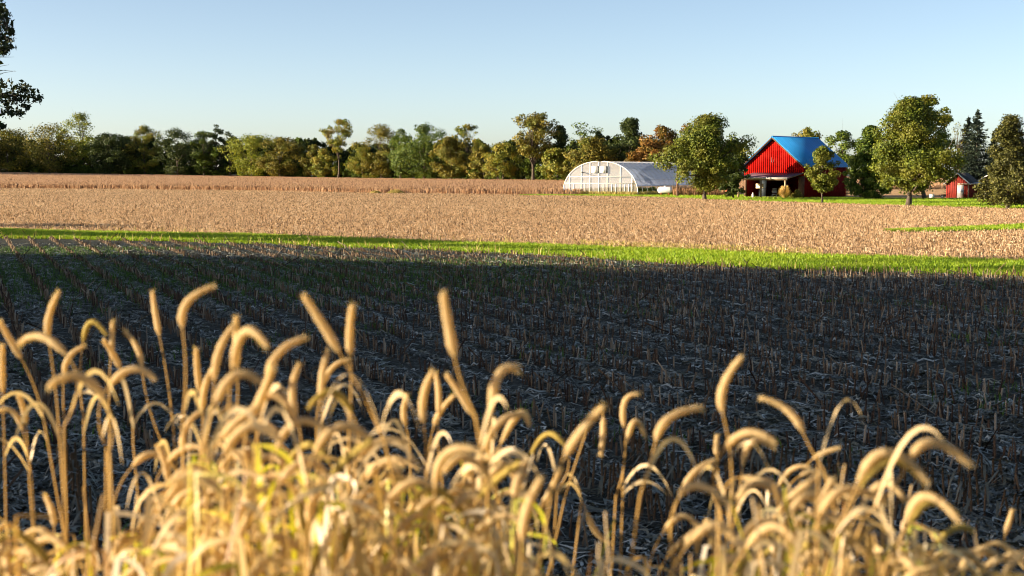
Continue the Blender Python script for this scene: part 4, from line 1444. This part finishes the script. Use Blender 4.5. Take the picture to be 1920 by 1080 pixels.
def foxtail(hb, hm, ht, root_px=None, Y=None, green=False, label=None, r=None):
    """one plant: head from base over mid to tip (photograph pixels), stem down to the bank"""
    hb, hm, ht = [np.array(q, float) for q in (hb, hm, ht)]
    lpx = np.linalg.norm(hm - hb) + np.linalg.norm(ht - hm)
    if Y is None:
        Y = float(np.clip(0.093 * F_PX / max(lpx, 40) * r.uniform(0.92, 1.12), 1.9, 3.1))
    dy = r.uniform(-0.02, 0.02)
    P0, P1, P2 = [np.array(at(q[0], q[1], Y + dd)) for q, dd in ((hb, 0), (hm, dy), (ht, dy * 2.5))]
    spine = bez(P0, P1, P2, 18)
    d0 = spine[0] - spine[1]
    d0 /= np.linalg.norm(d0)
    gz = 1.53
    if root_px is not None:
        K = np.array(at(root_px[0], root_px[1], Y))
    else:
        K = P0 + np.array((d0[0] * 0.05 + r.normal() * 0.02, 0.0, -0.16))
    sl_ = (K - P0)[:2] / max(0.05, P0[2] - K[2])
    G = np.array((K[0] + sl_[0] * (K[2] - gz) * 0.45, K[1], gz))
    loc = G.copy()
    root = thing('foxtail_grass', label or 'golden foxtail among many alike crowding the clumps along the foreground bank', 'foxtail grass', tuple(loc), 0, FG)
    # stem
    t = np.linspace(0, 1, 14)[:, None]
    c1 = P0 + d0 * 0.5 * np.linalg.norm(K - P0)
    st1 = (1 - t) ** 2 * P0 + 2 * t * (1 - t) * c1 + t ** 2 * K
    st2 = K + (G - K) * np.linspace(0.12, 1, 8)[:, None]
    sp = np.concatenate([st1, st2]) - loc
    mb = MB()
    tube(mb, sp, np.linspace(0.0013, 0.0024, len(sp)), 5)
    mb.build('stem', M['stem'], root, smooth=True)
    # head: a spiky core with a coat of bristles
    k = 18
    s = np.linspace(0, 1, k)
    prof = 0.0066 * np.clip(np.minimum((s + 0.1) / 0.25, 1), 0, 1) * np.clip(1.05 - 0.45 * s ** 2, 0, 1)
    prof[-1] = 0.0012
    mb = MB()
    tube(mb, spine - loc, prof * (1 + r.normal(size=k) * 0.06), 8)
    m = 420
    u = r.uniform(0.02, 1.0, m)
    iu = u * (k - 1)
    Pm = np.stack([np.interp(iu, np.arange(k), spine[:, q]) for q in range(3)], 1) - loc
    Tg = np.gradient(spine, axis=0)
    Tg /= np.linalg.norm(Tg, axis=1)[:, None]
    Tm = np.stack([np.interp(iu, np.arange(k), Tg[:, q]) for q in range(3)], 1)
    d = r.normal(size=(m, 3))
    d -= (d * Tm).sum(1)[:, None] * Tm
    d /= np.linalg.norm(d, axis=1)[:, None] + 1e-9
    b0_ = Pm + d * 0.0035
    dirv = d * 0.75 + Tm * r.uniform(0.3, 0.9, m)[:, None]
    tip = b0_ + dirv * r.uniform(0.003, 0.009, m)[:, None]
    side = np.cross(dirv, d + 1e-3 * r.normal(size=(m, 3)))
    side /= np.linalg.norm(side, axis=1)[:, None] + 1e-9
    wv = side * 0.0005
    V = np.stack([b0_ - wv, b0_ + wv, tip], 1).reshape(-1, 3)
    mb.add(V, np.arange(m * 3).reshape(-1, 3))
    mb.build('seed_head', M['head_green' if green else 'head'], root, smooth=True)
    # leaves low on the stem
    for _ in range(2):
        q = r.uniform(0.45, 0.95)
        p0_ = np.array([np.interp(q * (len(sp) - 1), np.arange(len(sp)), sp[:, c]) for c in range(3)])
        a_ = r.uniform(0, TAU)
        ll_ = r.uniform(0.10, 0.22)
        e = p0_ + np.array((math.cos(a_) * ll_ * 0.7, math.sin(a_) * ll_ * 0.5, r.uniform(-0.06, 0.10)))
        mid = (p0_ + e) / 2 + np.array((0, 0, r.uniform(0.03, 0.09)))
        mb = MB()
        ribbon(mb, bez(p0_, mid, e, 9), r.uniform(0.006, 0.011), r.uniform(0, TAU), r)
        mb.build('leaf', M['dry_leaf'], root, smooth=True)
    return root


fr = np.random.default_rng(2024)
L_ = [  # head base, head middle, head tip, stem passes, green, own label
    ((91, 635), (92, 592), (112, 545), (112, 820), 0, 'upright foxtail with tip bent right, highest at the left end'),
    ((299, 629), (291, 587), (285, 545), (325, 800), 0, 'straight foxtail tilted slightly left, beside the arched tall one'),
    ((342, 614), (352, 566), (404, 537), (343, 785), 0, 'tall foxtail whose head arches right over the shaded field, highest of all'),
    ((375, 736), (370, 694), (368, 653), (388, 840), 0, 'short upright foxtail below the tall arched one'),
    ((266, 687), (256, 650), (232, 620), (330, 880), 0, 'foxtail leaning left, below the straight tilted one'),
    ((125, 666), (75, 631), (33, 648), (120, 800), 0, 'arched foxtail drooping left across the stem of the left-end one'),
    ((120, 702), (131, 668), (161, 649), (122, 800), 0, None),
    ((156, 640), (172, 604), (200, 628), (157, 780), 1, 'greenish foxtail hooked like a cane near the left end'),
    ((226, 692), (212, 664), (193, 637), (250, 830), 0, None),
    ((208, 668), (210, 634), (211, 601), (205, 800), 0, None),
    ((195, 749), (146, 706), (88, 728), (205, 850), 0, None),
    ((206, 722), (250, 692), (292, 713), (200, 840), 0, None),
    ((39, 671), (18, 635), (-2, 600), (85, 800), 0, None),
    ((5, 736), (4, 690), (5, 645), (12, 1000), 0, None),
    ((49, 796), (44, 766), (34, 740), (60, 900), 0, None),
    ((42, 806), (20, 770), (-14, 778), (55, 900), 0, None),
    ((402, 712), (412, 655), (441, 608), (380, 840), 0, None),
    ((445, 687), (443, 640), (443, 593), (440, 830), 0, 'upright foxtail standing out of the thick left clump'),
    ((436, 690), (460, 622), (502, 652), (430, 830), 0, None),
    ((502, 712), (524, 661), (577, 633), (480, 830), 0, 'curved foxtail leaning right out of the thick left clump'),
    ((636, 660), (603, 606), (568, 552), (722, 830), 0, 'long straight foxtail slanting left, crossing an upright one'),
    ((657, 668), (656, 620), (661, 572), (655, 800), 0, 'upright foxtail crossed by the long slanting one'),
    ((852, 668), (840, 608), (830, 547), (892, 780), 0, 'long straight foxtail standing alone in the middle'),
    ((555, 778), (548, 728), (563, 681), (560, 900), 0, None),
    ((603, 752), (604, 705), (615, 655), (600, 860), 0, None),
    ((606, 722), (625, 688), (658, 674), (595, 840), 0, None),
    ((761, 798), (757, 768), (764, 738), (768, 900), 0, None),
    ((794, 793), (794, 742), (813, 694), (800, 900), 0, None),
    ((822, 776), (822, 735), (816, 697), (830, 900), 0, None),
    ((886, 778), (862, 738), (836, 702), (925, 900), 0, None),
    ((814, 798), (828, 768), (853, 741), (800, 900), 0, None),
    ((920, 776), (936, 702), (974, 694), (915, 900), 0, 'foxtail hooked to the right at its top, right of the lone long one'),
    ((659, 772), (621, 735), (577, 767), (665, 880), 1, None),
    ((1060, 854), (1092, 806), (1133, 762), (1035, 920), 0, None),
    ((1057, 834), (1026, 814), (996, 852), (1045, 920), 1, None),
    ((1131, 783), (1130, 820), (1126, 856), (1060, 930), 0, None),
    ((1170, 802), (1172, 752), (1200, 740), (1155, 930), 0, 'foxtail with short bent top beside the dark gap'),
    ((1175, 832), (1191, 790), (1211, 822), (1168, 930), 0, None),
    ((1230, 826), (1258, 782), (1317, 766), (1200, 930), 0, 'lone foxtail bowing right over the dark gap'),
    ((1355, 773), (1357, 722), (1393, 667), (1356, 1050), 0, 'tall foxtail with tip curving right, highest of the right half'),
    ((1344, 854), (1343, 835), (1345, 815), (1345, 960), 0, None),
    ((1506, 811), (1475, 768), (1425, 746), (1545, 880), 0, 'foxtail leaning left, highest right of the tall curving one'),
    ((1360, 840), (1405, 811), (1457, 832), (1352, 960), 0, None),
    ((1393, 872), (1412, 828), (1455, 840), (1375, 990), 0, None),
    ((1525, 860), (1547, 848), (1576, 840), (1505, 960), 0, None),
    ((1707, 862), (1752, 830), (1824, 876), (1620, 970), 0, 'rightmost high foxtail arching down to the right'),
    ((1609, 904), (1665, 848), (1742, 908), (1560, 1010), 0, None),
    ((1615, 912), (1672, 862), (1735, 905), (1575, 1010), 1, None),
    ((1700, 978), (1738, 930), (1800, 980), (1660, 1060), 0, 'broad arched foxtail near the lower right corner'),
    ((1705, 985), (1745, 942), (1796, 966), (1668, 1060), 1, None),
    ((1541, 960), (1590, 918), (1664, 944), (1520, 1060), 0, None),
    ((1460, 912), (1485, 880), (1520, 876), (1440, 1020), 0, None),
    ((1500, 892), (1535, 886), (1574, 914), (1490, 1010), 0, None),
    ((1392, 896), (1440, 912), (1483, 954), (1380, 1010), 0, None),
    ((1275, 930), (1312, 911), (1369, 948), (1262, 1040), 0, None),
    ((1280, 918), (1306, 882), (1342, 864), (1262, 1040), 0, None),
    ((1885, 1002), (1892, 978), (1898, 955), (1940, 1060), 0, None),
    ((1672, 1040), (1705, 1018), (1748, 1042), (1660, 1090), 0, None),
    ((1738, 1056), (1775, 1036), (1812, 1050), (1730, 1100), 0, None),
    ((1800, 1066), (1838, 1030), (1878, 1050), (1790, 1120), 0, None),
    ((1832, 1072), (1876, 1048), (1925, 1036), (1815, 1120), 0, None),
    ((671, 858), (716, 827), (768, 832), (660, 960), 0, None),
    ((704, 874), (740, 859), (784, 880), (690, 960), 0, None),
    ((632, 916), (662, 902), (694, 926), (625, 1000), 0, None),
    ((700, 930), (728, 903), (763, 924), (690, 1020), 0, None),
    ((655, 966), (693, 950), (756, 962), (645, 1050), 0, None),
    ((720, 968), (724, 1010), (728, 1052), (712, 1080), 0, None),
    ((816, 912), (838, 850), (898, 846), (822, 1000), 0, None),
    ((870, 900), (905, 858), (960, 880), (860, 1000), 0, None),
    ((940, 830), (975, 775), (992, 800), (935, 930), 0, None),
    ((906, 846), (940, 790), (985, 778), (900, 950), 0, None),
    ((480, 760), (520, 742), (560, 800), (470, 880), 0, None),
    ((470, 790), (500, 720), (510, 690), (462, 880), 0, None),
    ((400, 770), (440, 705), (490, 720), (390, 880), 0, None),
    ((520, 840), (560, 790), (620, 812), (510, 930), 0, None),
    ((420, 850), (470, 800), (530, 830), (410, 950), 0, None),
    ((380, 770), (386, 720), (408, 680), (372, 880), 0, None),
    ((342, 850), (350, 800), (380, 770), (335, 950), 0, None),
    ((590, 850), (640, 800), (700, 830), (580, 940), 0, None),
    ((1010, 960), (1040, 905), (1050, 880), (1000, 1050), 0, None),
    ((1100, 960), (1120, 1000), (1150, 1020), (1090, 940), 0, None),
]
for (a, b, c, root_px, gr, lab) in L_:
    foxtail(a, b, c, root_px, None, bool(gr), lab, fr)


def foot(px):
    """upper limit (photograph row) of the crowded part of the clumps"""
    return float(np.interp(px, [-40, 60, 200, 320, 420, 520, 640, 760, 860, 960, 1040, 1100, 1240, 1300, 1420, 1560, 1700, 1800, 1960],
                           [900, 905, 900, 815, 745, 770, 810, 850, 830, 830, 900, 950, 990, 950, 900, 880, 900, 1000, 1020]))


for q in range(215):
    px = float(fr.choice([fr.uniform(-30, 1010), fr.uniform(280, 1000), fr.uniform(280, 1000), fr.uniform(1280, 1940)]))
    y0 = foot(px)
    py = y0 + (1090 - y0) * fr.uniform(0.0, 1.0) ** 0.9
    Yd = fr.uniform(1.85, 2.9)
    ln_ = 0.092 * F_PX / Yd * fr.uniform(0.7, 1.1)
    sgn = 1 if fr.uniform() < 0.65 else -1
    kind = fr.uniform()
    if kind < 0.6:
        h_ = fr.uniform(0.25, 0.5)
        b_, m_, t_ = (px - sgn * ln_ * 0.45, py + ln_ * h_), (px, py), (px + sgn * ln_ * 0.42, py + ln_ * fr.uniform(0.05, 0.5))
    elif kind < 0.85:
        b_, m_, t_ = (px - sgn * ln_ * 0.15, py + ln_ * 0.85), (px - sgn * ln_ * 0.08, py + ln_ * 0.42), (px + sgn * ln_ * 0.12, py)
    else:
        b_, m_, t_ = (px - sgn * ln_ * 0.5, py + ln_ * 0.6), (px - sgn * ln_ * 0.2, py + ln_ * 0.28), (px + sgn * ln_ * 0.2, py)
    foxtail(b_, m_, t_, None, Yd, fr.uniform() < 0.15, None, fr)

# loose dry blades and stems crowding the bank
mb = MB()
for q in range(900):
    px = float(fr.choice([fr.uniform(-60, 1000), fr.uniform(250, 1000), fr.uniform(250, 1000), fr.uniform(-60, 1980), fr.uniform(1300, 1980)]))
    y0 = foot(px) + 55
    py = y0 + (1180 - y0) * fr.uniform(0, 1) ** 0.75
    Yd = fr.uniform(1.8, 3.0)
    tipp = np.array(at(px, py, Yd))
    gx = tipp[0] + fr.normal() * 0.08
    g = np.array((gx, Yd + fr.normal() * 0.08, 1.6))
    kind = fr.uniform()
    if kind < 0.35:       # upright blade
        mid = (g + tipp) / 2 + np.array((fr.normal() * 0.04, 0, 0.05))
        pts = bez(g, mid, tipp, 10)
    else:                 # bowed or curled blade
        sgn = 1 if fr.uniform() < 0.5 else -1
        drop = fr.uniform(0.01, 0.16)
        e = tipp + np.array((sgn * fr.uniform(0.03, 0.11), fr.normal() * 0.03, -drop))
        up = bez(g, (g + tipp) / 2 + np.array((-sgn * 0.03, 0, 0.02)), tipp, 9)
        o_ = bez(tipp, (tipp + e) / 2 + np.array((sgn * 0.02, 0, drop * 0.25)), e, 7)
        pts = np.concatenate([up, o_[1:]])
    ribbon(mb, pts, fr.uniform(0.004, 0.013), fr.uniform(0, TAU), fr)
for q in range(90):       # bare straws crossing the clumps
    px = float(fr.choice([fr.uniform(-60, 1000), fr.uniform(1000, 1980), fr.uniform(1280, 1980)]))
    Yd = fr.uniform(1.8, 2.9)
    tp = np.array(at(px, foot(px) + fr.uniform(-20, 200), Yd))
    dx = fr.normal() * 0.16
    g = np.array((tp[0] + dx, Yd + fr.normal() * 0.05, 1.6 + fr.uniform(0, 0.2)))
    tube(mb, bez(g, (g + tp) / 2 + np.array((fr.normal() * 0.012, 0, 0.02)), tp, 8), np.linspace(0.0024, 0.0014, 8), 5)
tag(mb.build('dry_grass', M['dry_leaf'], kind='stuff', smooth=True), 'golden dry grass blades crowding the bank in the foreground', 'dry grass')
